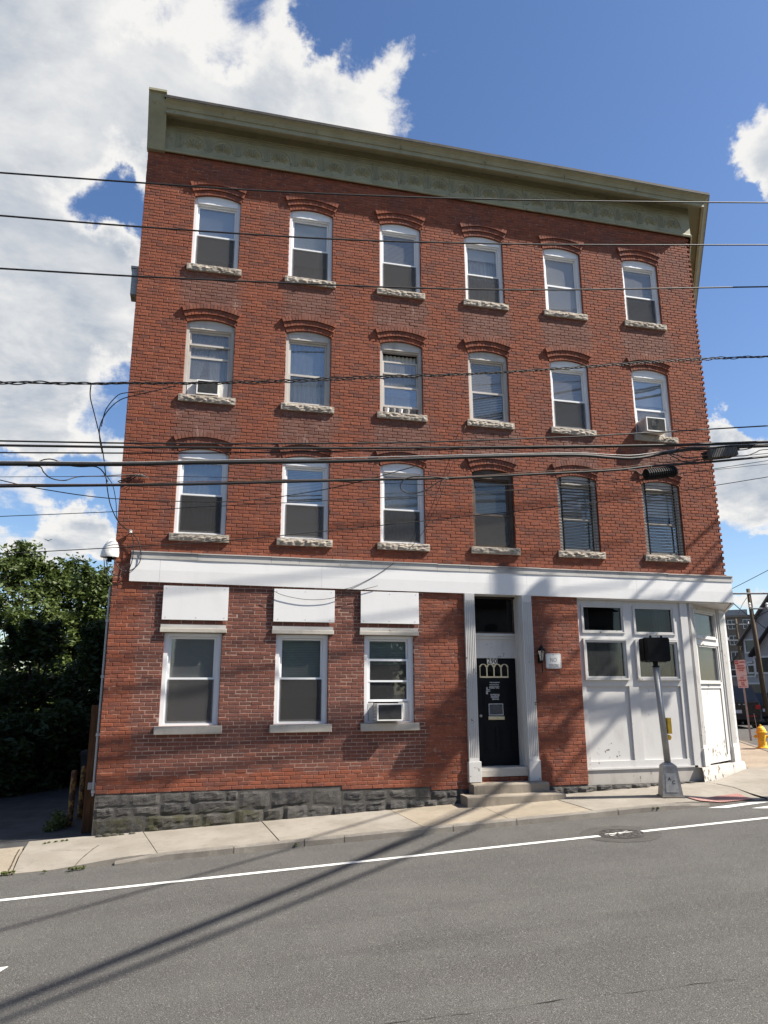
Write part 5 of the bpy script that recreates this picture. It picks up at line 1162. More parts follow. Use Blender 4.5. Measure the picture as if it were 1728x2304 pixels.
c0, c1 = FP(1452, 1068, -1.8), FP(1519, 1060, -1.8); rc = thing('ribbed_closure', tuple((c0 + c1) / 2 - np.array([0, 0, .12])), 'black ribbed cylindrical cable closure hanging over the barred window', 'closure'); d = (c1 - c0); l = np.linalg.norm(d)
Mq = Matrix.Translation(c0) @ Vector(d).to_track_quat('Z', 'Y').to_matrix().to_4x4(); prof = [(.02, 0), (.10, .005)]
n = 13
for i in range(n): z = .02 + (l - .04) * i / n; h = (l - .04) / n; prof += [(.118, z), (.118, z + h * .5), (.104, z + h * .55), (.104, z + h * .95)]
prof += [(.10, l - .01), (.02, l)]
mb = MB(); mb.lathe(prof, (0, 0, 0), 14, None); mb.v = [tuple(Mq @ Vector(p)) for p in mb.v]; mb.build('shell', M_BLACK, rc); mb = MB()
for f in (.25, .75): p = c0 + d * f; mb.tube([(p[0], p[1], p[2] + .08), (p[0], p[1] + .05, p[2] + .17)], .012, 5)
mb.build('hanger', M_RUBBER, rc)
for i, (lab, pts) in enumerate((('upper black lead entering the left end of the grey closure box', [(1430, 1031), (1462, 1026), (1490, 1018), (1515, 1022), (1545, 1030), (1588, 1027)]), ('lower black lead entering the left end of the grey closure box', [(1500, 1019), (1520, 1030), (1545, 1040), (1588, 1032)]), ('black lead looping above the grey closure box', [(1524, 1014), (1530, 1008), (1560, 1007), (1600, 1006), (1660, 1002), (1728, 1000)]), ('upper black lead leaving the right end of the grey closure box', [(1650, 1013), (1672, 1012), (1690, 1008), (1702, 1002), (1760, 998)]), ('lower black lead leaving the right end of the grey closure box', [(1650, 1026), (1680, 1025), (1700, 1018), (1715, 1012), (1760, 1010)]), ('black lead running from the loop-carrying cable into the ribbed closure', [(1410, 1056), (1428, 1058), (1440, 1066), (1456, 1070)]))):
    cable('splice_lead', lab, pts, .011, -1.8)

# cables that cross the street behind the viewer; only their shadows fall into the picture
def shadow_cable(pa, pb, H, r, label, strands=1):
    A, B = GHIT(*pa), GHIT(*pb); d = (B - A); sd = -np.array(SUND); P = []
    for t in (-1.2, 0, 1, 2.6, 3.4): g = A + d * t; P.append(g + sd * ((H - g[2]) / sd[2]) + np.array([0, 0, .25 * (t - .7) ** 2 * .15]))
    mb = MB()
    for k in range(strands): mb.tube(smooth_pts([p + np.array([0, .05 * k, .07 * k]) for p in P], 6), r, 6)
    return tag(mb.build('street_cable', M_RUBBER, None, smooth=True), label, 'cable')
shadow_cable((0, 2274), (803, 1943), 11.5, .034, 'thick bundled cable crossing the street high over the road', 2)
shadow_cable((163, 2236), (900, 1935), 11.5, .044, 'single thick cable crossing the street beside the bundled cable')
shadow_cable((0, 2095), (640, 1914), 11.5, .032, 'slim cable crossing the street towards the entrance side')
shadow_cable((200, 2190), (700, 1978), 11.0, .022, 'thinnest cable crossing the street above the bundled cable')
def pole_obj(x, y, zb, h, r, label, cat='utility pole', name='utility_pole', lean=(0, 0)):
    t = thing(name, (x, y, zb), label, cat); mb = MB(); mb.tube([(x, y, zb - .2), (x + lean[0] * .5, y + lean[1] * .5, zb + h * .5), (x + lean[0], y + lean[1], zb + h)], [r, r * .88, r * .72], 10); mb.build('pole', pm('pole_wood', (.10, .075, .052), .25, 3, .9, .5, 40, .2, stretch=(8, 8, .5)), t, smooth=True); return t
up = pole_obj(16.4, -3.4, zroad(16.4, -3.4), 14.6, .17, 'tall utility pole with transformers at the street corner')
for i, (dx, dy, hz) in enumerate(((.45, .0, 11.6), (-.1, -.45, 12.0), (-.35, .3, 11.7))):
    mb = MB(); mb.lathe([(.22, 0), (.25, .03), (.25, .85), (.22, .9), (.05, .95)], (16.4 + dx, -3.4 + dy, hz), 12); mb.build('transformer', M_GALV, up)
mb = MB(); mb.box(15.2, 17.6, -3.47, -3.35, 13.3, 13.42); mb.box(15.4, 17.4, -3.3, -3.18, 10.4, 10.5); mb.build('crossarm', M_WOODB, up)

# ------------------------------------------------------------------ street furniture
# pedestrian signal, seen from behind
PX_, PY_ = 10.56, -1.12; pz = zwalk(PX_, PY_) - .01
ps = thing('pedestrian_signal', (PX_, PY_, pz), 'black pedestrian signal seen from behind on a grey pole with a tapered metal base', 'pedestrian signal')
rz = R(-20); Mb = Matrix.Translation((PX_, PY_, pz)) @ Matrix.Rotation(rz, 4, 'Z')
mb = MB(); b_, t_ = .19, .13; hb = .57
vs = [Mb @ Vector(p) for p in ((-b_, -b_, .02), (b_, -b_, .02), (b_, b_, .02), (-b_, b_, .02), (-t_, -t_, hb), (t_, -t_, hb), (t_, t_, hb), (-t_, t_, hb), (-.07, -.07, hb + .05), (.07, -.07, hb + .05), (.07, .07, hb + .05), (-.07, .07, hb + .05))]
mb.add(vs, [(0, 3, 2, 1), (0, 1, 5, 4), (1, 2, 6, 5), (2, 3, 7, 6), (3, 0, 4, 7), (4, 5, 9, 8), (5, 6, 10, 9), (6, 7, 11, 10), (7, 4, 8, 11), (8, 9, 10, 11)]); bs = mb.build('base', M_GALV, ps)
tl = math.atan2(b_ - t_, hb)
mb = MB(); 
def fpt(u, z, o=.004): y = -(b_ - (b_ - t_) * (z - .02) / (hb - .02)) - o; return tuple(Mb @ Vector((u, y, z)))
mb.add([fpt(-.12, .10), fpt(.12, .10), fpt(.095, .44), fpt(-.095, .44)], [(0, 1, 2, 3)]); mb.build('access_plate', pm('plate_steel', (.40, .39, .37), .15, 12, .45, .1, 40, .4, metal=.35, dirt=.2, dcol=(.2, .18, .15)), bs)
for ch, u, z in (('A', -.035, .335), ('C', .035, .275)):
    me = text_mesh(ch, .085, M_INK, bold=.001); me.transform(Matrix.Translation(fpt(u, z, .006)) @ Matrix.Rotation(rz, 4, 'Z') @ Matrix.Rotation(-tl, 4, 'X') @ Matrix.Rotation(R(90), 4, 'X')); obj('stamped_letter', me, bs)
mb = MB(); mb.box(-.21, .21, -.21, .21, -.03, .02, M=Mb); mb.build('footing_pad', M_STEP, ps)
topz = FP(1476, 1500, PY_)[2]; topx = FP(1476, 1500, PY_ - .02)[0] + .01
mb = MB(); mb.tube([(PX_, PY_, pz + hb), (topx, PY_, topz)], .062, 16); mb.build('pole', pm('signal_pole', (.30, .295, .28), .1, 6, .45, .1, 30, .4, metal=.25), ps, smooth=True)
mb = MB(); mb.tube([(topx, PY_, topz), (topx, PY_, topz + .10)], .05, 10); mb.tube([(topx, PY_, topz - .01), (topx, PY_, topz + .015)], .075, 12); mb.build('collar', M_BLACK, ps)
hx = topx + .055; hz = topz + .10; Mh = Matrix.Translation((hx, PY_, hz)) @ Matrix.Rotation(R(-12), 4, 'Z'); hd_ = obj('signal_head', None, ps); hd_.matrix_parent_inverse = Matrix.Translation(-ps.location)
mb = MB(); P = rrect(-.22, .22, .0, .47, .045); mb.prism(P, -.12, .08, M=Mh); mb.build('housing', M_BLACK, hd_)
mb = MB(); P = rrect(-.235, .235, -.012, .482, .05); mb.prism(P, .08, .11, M=Mh); mb.prism(rrect(-.225, .225, .0, .475, .045), .11, .34, M=Mh); mb.build('visor', M_BLACK, hd_)
mb = MB()
for xx in (-.10, .12): mb.tube([tuple(Mh @ Vector((xx, .02, .47))), tuple(Mh @ Vector((xx, .02, .515)))], .022, 8)
mb.build('eye_bolts', M_BLACK, hd_)
ba = FP(1496, 1651, PY_ + .0); bb = FP(1508, 1615, PY_); bxx = topx + (PX_ - topx) * .5 + .075
mb = MB(); mb.cbox(bxx, bxx + .09, PY_ - .06, PY_ + .06, ba[2], bb[2], .01); mb.build('push_button_sign', M_YEL, ps); mb = MB(); mb.lathe([(.045, 0), (.05, .01), (.05, .05), (.03, .06)], (bxx + .05, PY_ + .05, ba[2] - .07), 12, Matrix.Rotation(R(90), 3, 'X')); mb.build('push_button', M_YEL, ps)
mb = MB(); mb.box(bxx - .04, bxx + .03, PY_ - .02, PY_ + .02, ba[2] - .09, ba[2] - .05); mb.build('button_bracket', M_YEL, ps)
# parking sign post
g = GHIT(1690, 1667, lambda x, y: zcorner(x, y)); gx, gy, gz = g; sc = np.linalg.norm(g - CC)
sp = thing('parking_sign', (gx, gy, gz), 'two stacked white and red parking signs on a thin steel post', 'sign'); tp_ = CC + DIRV(1666, 1495) * sc * 1.0
yaw = math.atan2(-(gx - CC[0]), (gy - CC[1])) 
n_ = np.array([CC[0] - gx, CC[1] - gy]); n_ /= np.linalg.norm(n_); rx = np.array([-n_[1], n_[0]])
ztop = CC[2] + (1549 - 1494) / 1660 * sc
Ms = Matrix.Translation((gx, gy, gz)) @ Matrix.Rotation(math.atan2(rx[1], rx[0]), 4, 'Z')
mb = MB(); H2 = ztop - gz; mb.box(-.03, .03, .004, .04, 0, H2 - .05, M=Ms @ Matrix.Rotation(R(-1.2), 4, 'Y')); mb.build('post', M_STEEL, sp)
Ms = Ms @ Matrix.Rotation(R(-1.5), 4, 'Y'); M_SW = pm('sign_white', (.62, .58, .55), .06, 5, .5, .05); M_SR = pm('sign_red', (.42, .05, .04), .1, 5, .5, 0)
mb = MB(); mb.prism(rrect(-.16, .16, H2 - .50, H2, .02), -.004, .003, M=Ms); mb.build('permit_sign', M_SW, sp); mb = MB(); mb.prism(rrect(-.15, .15, H2 - .89, H2 - .51, .02), -.004, .003, M=Ms); mb.build('no_parking_sign', M_SW, sp)
mb = MB(); mb.box(-.15, -.05, -.0065, -.0045, H2 - .135, H2 - .015, M=Ms); mb.build('red_square', M_SR, sp)
def stext(s, z, size, x=0, m=M_SR, sx=.8):
    me = text_mesh(s, size, m, bold=.002); me.transform(Ms @ Matrix.Translation((x, -.008, z)) @ Matrix.Rotation(R(90), 4, 'X') @ Matrix.Diagonal((sx, 1, 1, 1))); obj('lettering', me, sp)
stext('NO', H2 - .075, .085, -.10, M_SW, .7); stext('PARKING', H2 - .075, .075, .055, M_SR, .55); stext('RESIDENT', H2 - .19, .065, sx=.75); stext('PARKING PERMIT', H2 - .265, .06, sx=.52); stext('ZONE', H2 - .335, .065)
stext('NO', H2 - .57, .08); stext('PARKING', H2 - .655, .07, sx=.75); stext('ANY', H2 - .735, .06); stext('TIME', H2 - .795, .06)
mb = MB(); mb.box(-.10, .10, -.0065, -.0045, H2 - .855, H2 - .842, M=Ms); mb.add([tuple(Ms @ Vector(p)) for p in ((-.13, -.0065, H2 - .848), (-.08, -.0065, H2 - .87), (-.08, -.0065, H2 - .826))], [(0, 1, 2)]); mb.build('arrow', M_SR, sp)
# hydrant
g = GHIT(1717, 1684, lambda x, y: zcorner(x, y)); hy = thing('fire_hydrant', tuple(g), 'yellow fire hydrant on the pavement corner', 'fire hydrant'); c = tuple(g)
mb = MB(); mb.lathe([(.17, 0), (.17, .035), (.13, .045), (.125, .07), (.115, .08), (.115, .40), (.135, .405), (.135, .43), (.16, .435), (.16, .465), (.135, .47), (.125, .52), (.095, .58), (.05, .615), (.05, .62)], c, 18); mb.build('barrel', M_YEL, hy, smooth=False)
mb = MB(); mb.lathe([(.035, .61), (.03, .66), (.028, .665)], c, 5); mb.build('operating_nut', M_YEL, hy)
for ang, rad, ln_ in ((R(232), .055, .19), (R(322), .04, .19), (R(142), .04, .19)):
    d = Vector((math.cos(ang), math.sin(ang), 0)); q = Vector(c) + Vector((0, 0, .33)); mb = MB(); mb.tube([q, q + d * (ln_ - .045)], rad, 12); mb.tube([q + d * (ln_ - .045), q + d * ln_], rad * 1.25, 8); mb.tube([q + d * ln_, q + d * (ln_ + .03)], rad * .35, 5); mb.build('outlet_cap', M_YEL, hy)
mb = MB(); mb.tube([Vector(c) + Vector((-.12, -.02, .3)), Vector(c) + Vector((-.19, -.02, .98))], .008, 5); mb.build('marker_rod', M_STEEL, hy)

# ------------------------------------------------------------------ alley
M_BIN = pm('bin_dark', (.022, .023, .025), .2, 6, .6)
for i, (bx, by, h, lab) in enumerate(((-.57, 1.5, .98, 'rusty yellow pipe bollard beside the alley, foremost of the row'), (-.50, 2.3, .98, 'rusty pipe bollard standing second in the alley row'), (-.42, 3.1, 1.0, 'rusty pipe bollard standing third in the alley row'))):
    zb = zwalk(bx, 0) - .03; mb = MB(); mb.tube([(bx, by, zb - .1), (bx + .012, by, zb + h)], .055, 12); mb.lathe([(.055, 0), (.045, .02), (.01, .03)], (bx + .012, by, zb + h), 12); tag(mb.build('pipe_bollard', M_RUST), lab, 'bollard', 'bollards in the alley')
bx, by = -.62, 5.4; zb = zwalk(bx) - .02; tb = thing('trash_bin', (bx, by, zb), 'dark wheeled trash bin behind the alley bollards', 'trash bin')
mb = MB(); mb.add([(bx - .24, by - .26, zb + .05), (bx + .24, by - .26, zb + .05), (bx + .24, by + .26, zb + .05), (bx - .24, by + .26, zb + .05), (bx - .31, by - .34, zb + 1.0), (bx + .31, by - .34, zb + 1.0), (bx + .31, by + .34, zb + 1.0), (bx - .31, by + .34, zb + 1.0)], [(0, 3, 2, 1), (0, 1, 5, 4), (1, 2, 6, 5), (2, 3, 7, 6), (3, 0, 4, 7)]); mb.build('body', M_BIN, tb)
mb = MB(); mb.prism([(bx - .34, zb + 1.0), (bx + .34, zb + 1.0), (bx + .30, zb + 1.07), (bx - .30, zb + 1.07)], by - .37, by + .37)
for i in range(4): mb.box(bx - .31, bx + .31, by - .37 + i * .2, by - .33 + i * .2, zb + 1.0701, zb + 1.085)
mb.build('lid', M_BIN, tb)
for xx in (-.2, .2): mb = MB(); mb.tube([(bx + xx - .03, by + .28, zb + .1), (bx + xx + .03, by + .28, zb + .1)], .1, 12); mb.build('wheel', M_RUBBER, tb)
mb = MB(); mb.box(-.235, -.06, .55, .60, zwalk(0) - .05, 1.42); mb.box(-.20, -.03, .62, .66, zwalk(0) - .05, .9); tag(mb.build('plank', M_WOODB), 'brown planks standing upright against the alley wall', 'plank')
mb = MB(); mb.box(-.19, -.002, .9, 1.1, .80, 1.15); mb.box(-.21, -.01, .89, 1.11, 1.15, 1.17); mb.lathe([(.07, 0), (.07, .05), (.05, .07)], (-.19, 1.0, 1.02), 10, Matrix.Rotation(R(-90), 3, 'Y')); mb.tube([(-.06, 1.0, .8), (-.06, 1.0, -.7)], .02, 6); tag(mb.build('electric_meter', M_PIPE), 'grey electric meter box on the alley wall behind the planks', 'meter')
mb = MB(); mb.box(-.16, -.002, .3, .4, -.02, .09); tag(mb.build('junction_box', M_PIPE), 'small grey junction box low on the alley wall', 'junction box')

# ------------------------------------------------------------------ vegetation
rng = np.random.default_rng(5)
def leaf_cloud(name, centers, radii, per, size, m, parent=None, kind=None, tshift=0.0):
    """leaf-sized bent quads spread through clump volumes"""
    C_ = np.repeat(np.array(centers), per, 0); Rr = np.repeat(np.array(radii), per)[:, None]; n = len(C_)
    v = rng.normal(size=(n, 3)); v /= np.linalg.norm(v, axis=1)[:, None]; v *= rng.random((n, 1)) ** .45; P = C_ + v * Rr * np.array([1, 1, .85])
    a = rng.normal(size=(n, 3)); a[:, 2] *= .5; a /= np.linalg.norm(a, axis=1)[:, None]; b = np.cross(a, rng.normal(size=(n, 3))); b /= np.linalg.norm(b, axis=1)[:, None]
    s = size * (.6 + .8 * rng.random((n, 1))); q = [P - a * s, P + b * s * .42, P + a * s * 1.05, P - b * s * .42]
    vs = np.stack(q, 1).reshape(-1, 3); me = bpy.data.meshes.new(name); me.vertices.add(4 * n); me.vertices.foreach_set('co', vs.ravel()); me.loops.add(4 * n); me.loops.foreach_set('vertex_index', np.arange(4 * n)); me.polygons.add(n); me.polygons.foreach_set('loop_start', np.arange(n) * 4)
    me.materials.append(m); t = np.clip(.25 + .5 * rng.random(n) + tshift + .25 * np.repeat(rng.random(len(centers)) - .5, per), 0, 1); at = me.attributes.new('tint', 'FLOAT', 'FACE'); at.data.foreach_set('value', t.astype(np.float32)); me.update(calc_edges=True); me.validate()
    return obj(name, me, parent, kind)
def tree(x, y, zb, h, rx, low, label, m=M_LEAF, clumps=46, per=120, size=.11, group=None, trunk_r=.12):
    t = thing('leafy_tree', (x, y, zb), label, 'tree', group); mb = MB(); tips = []
    top = Vector((x + random.uniform(-.3, .3), y, zb + h * .75)); mb.tube([(x, y, zb - .1), (x + .05, y, zb + h * .3), top], [trunk_r, trunk_r * .75, trunk_r * .3], 8)
    cen = []; rad = []
    for i in range(clumps):
        f = random.random() ** .8; z = zb + low + (h - low) * f; a = random.uniform(0, 2 * math.pi); prof = math.sin(math.pi * min(1, .18 + .82 * (1 - f) ** .9 * .75 + .1)) if False else (1 - .85 * max(0, (f - .45) / .55) ** 1.6) * (.8 + .2 * min(1, f * 4))
        rr_ = rx * prof * math.sqrt(random.random()) * random.uniform(.85, 1.15); p = (x + rr_ * math.cos(a), y + rr_ * math.sin(a), z + random.uniform(-.2, .2)); cen.append(p); rad.append(random.uniform(.28, .62) * rx / 1.8)
        if i % 4 == 0:
            s0 = Vector((x + .05, y, zb + max(.4, (z - zb) * .55))); mb.tube([s0, s0.lerp(Vector(p), .6) + Vector((0, 0, .15)), p], [trunk_r * .35, trunk_r * .2, .012], 5)
    for i in range(7):                                          # sprays that break the outline
        a = random.uniform(0, 2 * math.pi); r0 = rx * .55 * random.random(); p0 = Vector((x + r0 * math.cos(a), y + r0 * math.sin(a), zb + h * random.uniform(.82, .97))); d = Vector((math.cos(a) * .5, math.sin(a) * .5, random.uniform(.6, 1.2)))
        for k in range(5): q = p0 + d * (k * .13); cen.append(tuple(q)); rad.append(.16 - .02 * k)
        mb.tube([p0 - d * .3, p0 + d * .6], [.015, .005], 4)
    mb.build('trunk', M_BARK, t, smooth=True); leaf_cloud('crown', cen, rad, per, size, m, t); return t
zt_ = zwalk(-4) - .05; AG = 'trees at the end of the alley'
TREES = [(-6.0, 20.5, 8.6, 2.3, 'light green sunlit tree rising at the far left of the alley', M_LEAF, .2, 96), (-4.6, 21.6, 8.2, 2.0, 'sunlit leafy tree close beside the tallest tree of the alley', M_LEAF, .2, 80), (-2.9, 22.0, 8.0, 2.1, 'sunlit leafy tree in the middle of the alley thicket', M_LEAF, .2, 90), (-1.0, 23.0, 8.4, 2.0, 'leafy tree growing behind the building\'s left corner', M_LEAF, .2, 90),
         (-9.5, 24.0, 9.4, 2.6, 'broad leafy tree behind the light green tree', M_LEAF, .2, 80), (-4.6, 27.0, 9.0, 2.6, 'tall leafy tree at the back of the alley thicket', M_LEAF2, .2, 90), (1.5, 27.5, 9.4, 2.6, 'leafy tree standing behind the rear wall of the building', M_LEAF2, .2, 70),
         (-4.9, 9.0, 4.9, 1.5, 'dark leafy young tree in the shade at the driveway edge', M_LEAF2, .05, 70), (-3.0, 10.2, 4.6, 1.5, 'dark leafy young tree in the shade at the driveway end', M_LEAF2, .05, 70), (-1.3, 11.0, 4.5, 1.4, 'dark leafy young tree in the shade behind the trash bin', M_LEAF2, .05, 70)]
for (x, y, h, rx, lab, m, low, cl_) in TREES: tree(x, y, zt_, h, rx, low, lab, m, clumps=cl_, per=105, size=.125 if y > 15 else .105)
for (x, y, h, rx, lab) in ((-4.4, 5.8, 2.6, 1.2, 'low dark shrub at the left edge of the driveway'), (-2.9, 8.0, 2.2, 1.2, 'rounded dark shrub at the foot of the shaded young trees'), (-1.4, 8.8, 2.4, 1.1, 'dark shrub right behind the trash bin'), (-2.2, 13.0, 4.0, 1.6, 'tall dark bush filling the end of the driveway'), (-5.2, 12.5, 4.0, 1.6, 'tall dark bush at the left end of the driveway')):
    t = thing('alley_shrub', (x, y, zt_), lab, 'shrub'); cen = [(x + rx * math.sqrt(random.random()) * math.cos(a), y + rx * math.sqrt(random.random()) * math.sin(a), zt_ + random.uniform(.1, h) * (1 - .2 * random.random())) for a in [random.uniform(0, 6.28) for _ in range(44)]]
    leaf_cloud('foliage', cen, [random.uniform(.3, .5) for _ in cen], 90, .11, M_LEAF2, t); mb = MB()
    for k in range(4): mb.tube([(x, y, zt_ - .05), (x + random.uniform(-.6, .6), y + random.uniform(-.6, .6), zt_ + h * .8)], [.03, .01], 5)
    mb.build('stems', M_BARK, t)
# houses added across the street to darken the reflections, seen only in the panes
for (x0, x1, hh, lab, wm) in ((-16, -3, 7.5, 'low pale house out of view, added across the street for the left pane reflections', (.30, .29, .27)), (0, 14, 8.5, 'brown brick house out of view, added across the street for the entrance reflections', (.12, .07, .05)), (17, 30, 7.0, 'grey house out of view, added across the street for the storefront reflections', (.20, .20, .20))):
    t = thing('reflected_house', ((x0 + x1) / 2, -32, 0), lab, 'house'); mb = MB(); mb.box(x0, x1, -40, -32, -.5, hh); mb.build('wall', pm('facing_wall_%d' % int(hh * 10), wm, .15, 1.5, .9), t)
    mb = MB(); mb.prism([(x0 - .4, hh), (x1 + .4, hh), ((x0 + x1) / 2, hh + 2.2)], -40.4, -31.6); mb.build('roof', pm('facing_roof', (.05, .045, .045), .2, 8, .9), t)
    for i in range(5):
        for zz in (1.2, 4.4): xx = x0 + (x1 - x0) * (i + .5) / 5; mb = MB(); mb.box(xx - .5, xx + .5, -31.99, -31.93, zz, zz + 1.5); mb.build('window', pm('facing_pane', (.03, .035, .04), .2, 3, .2, 0, 5, .5), t)
# trees on the far side of the street, seen only in the panes
for (x, y, h, rx, lab) in ((-3.5, -25, 9.5, 3.2, 'large tree across the street facing the left windows'), (4.0, -27, 8.5, 3.0, 'round tree across the street facing the middle windows'), (11, -26, 9.0, 3.0, 'tree across the street facing the storefront')): tree(x, y, 0, h, rx, 2.2, lab, M_LEAF, clumps=60, per=70, size=.22, trunk_r=.22)
def weeds(pts, label, size=.018, per=34, rad=.028):
    o = leaf_cloud('weeds', [(x, y, z + rad * .4) for x, y, z in pts], [rad] * len(pts), per, size, M_GRASS, None, 'stuff'); return tag(o, label, 'weeds')
W = []
for px, py in ((163, 1956), (172, 1955), (180, 1954), (188, 1953), (155, 1957), (12, 1966), (20, 1965), (30, 1964), (6, 1967), (100, 1962), (665, 1903), (668, 1898)): g = GHIT(px, py, lambda x, y: zwalk(x, y) - .07); W.append(tuple(g))
for px, py in ((110, 1898), (125, 1896), (140, 1894), (100, 1900), (150, 1893)): g = GHIT(px, py, lambda x, y: zwalk(x, y)); W.append(tuple(g))
for px, py in ((1470, 1820), (1480, 1819), (1436, 1823)): g = GHIT(px, py, lambda x, y: zwalk(x, y) - .05); W.append(tuple(g))
weeds(W, 'small green weeds growing in the pavement joints and kerb')
weeds([(-.9 + .25 * random.random(), 1.0 + 1.2 * random.random(), zt_ + .05 + .25 * random.random()) for _ in range(26)], 'dark weeds growing round the rusty bollards', .045, 30, .12)
# loose stones at the foot of the wall
for i, px in enumerate((245, 262, 278, 300, 228)):
    g = GHIT(px, 1873 - (px - 250) * .1, lambda x, y: zwalk(x, y)); mb = MB(); r_ = random.uniform(.035, .06); prof = [(r_ * .5, 0), (r_, r_ * .3), (r_ * .85, r_ * .7), (r_ * .3, r_ * .95)]; mb.lathe(prof, (0, 0, 0), 7); mb.v = [(g[0] + v[0] * 1.5 + .012 * nz(v[0] * 40, i, v[2] * 30), -.10 + v[1] + .01 * nz(v[1] * 40, i, 3), g[2] - .005 + v[2]) for v in mb.v]
    tag(mb.build('loose_stone', M_STONE), ('loose grey stone lying at the foot of the mossy foundation', 'stone', 'loose stones by the foundation')[0], 'stone', 'loose stones by the foundation')
# bird
p = CC + DIRV(108, 1215) * 38; bd = MB(); r0 = Vector(CR); u0 = Vector(CU); f0 = Vector(CF); q = Vector(p)
def bp_(a, b, c=0): return tuple(q + r0 * a + u0 * b + f0 * c)
bd.add([bp_(-.22, .075, -.05), bp_(-.10, .03, .04), bp_(0, -.03, -.06), bp_(0, -.03, .07), bp_(.12, .035, .04), bp_(.24, .02, -.05), bp_(0, -.055, 0), bp_(.08, -.05, .12), bp_(-.02, .0, -.1)], [(0, 2, 1), (1, 2, 3), (2, 5, 4), (2, 4, 3), (2, 6, 3), (3, 6, 7), (2, 8, 6)]); tag(bd.build('bird', M_BLACK), 'small dark bird gliding in the sky above the trees', 'bird')

# ------------------------------------------------------------------ side street background
def car(px, py, dist, L_, W_, H_, body, label, suv=True, yaw=R(28)):
    g = GHIT(px, py) if dist is None else CC + DIRV(px, py) * dist; g = np.array([g[0], g[1], zroad(g[0], g[1])])
    t = thing('parked_car', tuple(g), label, 'car', 'cars in the side street'); M = Matrix.Translation(g) @ Matrix.Rotation(-yaw, 4, 'Z')       # car points along +y, rear at y = 0
    def sec(y, zs): return [(sx * w, y, z) for (w, z) in zs for sx in (1,)]
    prof = [(0, .42, .95, H_ * .62), (.10, .30, 1.0, H_ * .63), (L_ * .5, .28, 1.0, H_ * .60), (L_ * .80, .28, 1.0, H_ * .56), (L_ * .97, .30, .92, H_ * .50), (L_, .40, .80, H_ * .42)]
    mb = MB(); vs = []; 
    for (y, zl, ws, zt) in prof:
        w = W_ / 2 * ws
        for (a, z) in ((-.9, zl), (-1, zl + .15), (-1, (zl + zt) / 2 + .05), (-.95, zt), (.95, zt), (1, (zl + zt) / 2 + .05), (1, zl + .15), (.9, zl)): vs.append(tuple(M @ Vector((a * w, y, z))))
    K = 8; n = len(prof); mb.add(vs, [(i * K + k, i * K + (k + 1) % K, (i + 1) * K + (k + 1) % K, (i + 1) * K + k) for i in range(n - 1) for k in range(K)] + [tuple(range(K))[::-1], tuple((n - 1) * K + k for k in range(K))]); mb.build('body', body, t)
    zc = H_ * .61; r0 = .04 if suv else .7; r1 = .30 if suv else 1.25; e0 = L_ * .62; e1 = L_ * .78; w = W_ / 2
    mb = MB(); vs = [tuple(M @ Vector(p)) for p in ((-w * .95, r0, zc), (w * .95, r0, zc), (w * .95, e1, zc - .02), (-w * .95, e1, zc - .02), (-w * .76, r1, H_), (w * .76, r1, H_), (w * .76, e0, H_ - .02), (-w * .76, e0, H_ - .02))]
    mb.add(vs, [(4, 5, 6, 7), (0, 1, 5, 4), (1, 2, 6, 5), (2, 3, 7, 6), (3, 0, 4, 7)]); mb.build('cabin', body, t)
    mg = pm('car_glass', (.012, .014, .016), .1, 5, .12, 0, 10, .6); mb = MB()
    def lerp3(a, b, c, d, u, v): return (Vector(a) * (1 - u) + Vector(b) * u) * (1 - v) + (Vector(d) * (1 - u) + Vector(c) * u) * v
    for (i, j, k, l, nm) in ((0, 1, 5, 4, (0, -1, .2)), (1, 2, 6, 5, (1, 0, .2)), (3, 0, 4, 7, (-1, 0, .2))):
        off = (M.to_3x3() @ Vector(nm)).normalized() * .006; mb.add([tuple(lerp3(vs[i], vs[j], vs[k], vs[l], u, v) + off) for (u, v) in ((.07, .12), (.93, .12), (.93, .88), (.07, .88))], [(0, 1, 2, 3)])
    mb.build('glass', mg, t)
    for sx in (-1, 1):
        for yy in (.85, L_ - .9):
            wh = obj('wheel', None, t); wh.matrix_parent_inverse = Matrix.Translation(-t.location); rr_ = .36 if suv else .32
            mb = MB(); mb.tube([M @ Vector((sx * (w - .22), yy, rr_)), M @ Vector((sx * (w + .01), yy, rr_))], rr_, 18); mb.build('tyre', M_RUBBER, wh); mb = MB(); mb.tube([M @ Vector((sx * (w - .05), yy, rr_)), M @ Vector((sx * (w + .02), yy, rr_))], rr_ * .62, 12); mb.build('rim', M_STEEL, wh)
        mb = MB(); mb.box(sx * w * .86 - .10, sx * w * .86 + .10, -.012, .10, H_ * .46, H_ * .56, M=M); mb.build('tail_light', pm('tail_light_red', (.30, .012, .012), .1, 5, .25, 0, 10, .5), t)
    mb = MB(); mb.box(-w * .9, w * .9, -.06, .12, .40, .62, M=M); mb.build('bumper', pm('car_black_trim', (.016, .016, .017), .1, 5, .4, 0), t)
    mb = MB(); mb.box(-.16, .16, -.075, -.062, H_ * .42 if not suv else .66, H_ * .42 + .14 if not suv else .80, M=M); mb.build('number_plate', pm('plate_blue_white', (.40, .44, .48), .1, 6, .5, 0), t)
    if suv:
        for i in range(4): mb = MB(); mb.box(-.33 + i * .19, -.24 + i * .19, -.02, -.001, H_ * .555, H_ * .58, M=M); mb.build('chrome_letter', M_STEEL, t)
        mb = MB(); mb.box(w * .3, w * .75, -.068, -.0605, .52, .56, M=M); mb.build('reflector', pm('tail_light_red', (.3, .01, .01)), t)
    return t
M_CARB = pm('black_car_paint', (.010, .010, .011), .1, 3, .22, 0, 10, .6); M_CARN = pm('navy_car_paint', (.010, .013, .024), .1, 3, .22, 0, 10, .6)
car(1664, 1640, None, 4.9, 1.98, 1.82, M_CARB, 'large black SUV parked in the side street behind the sign post', True, R(26))
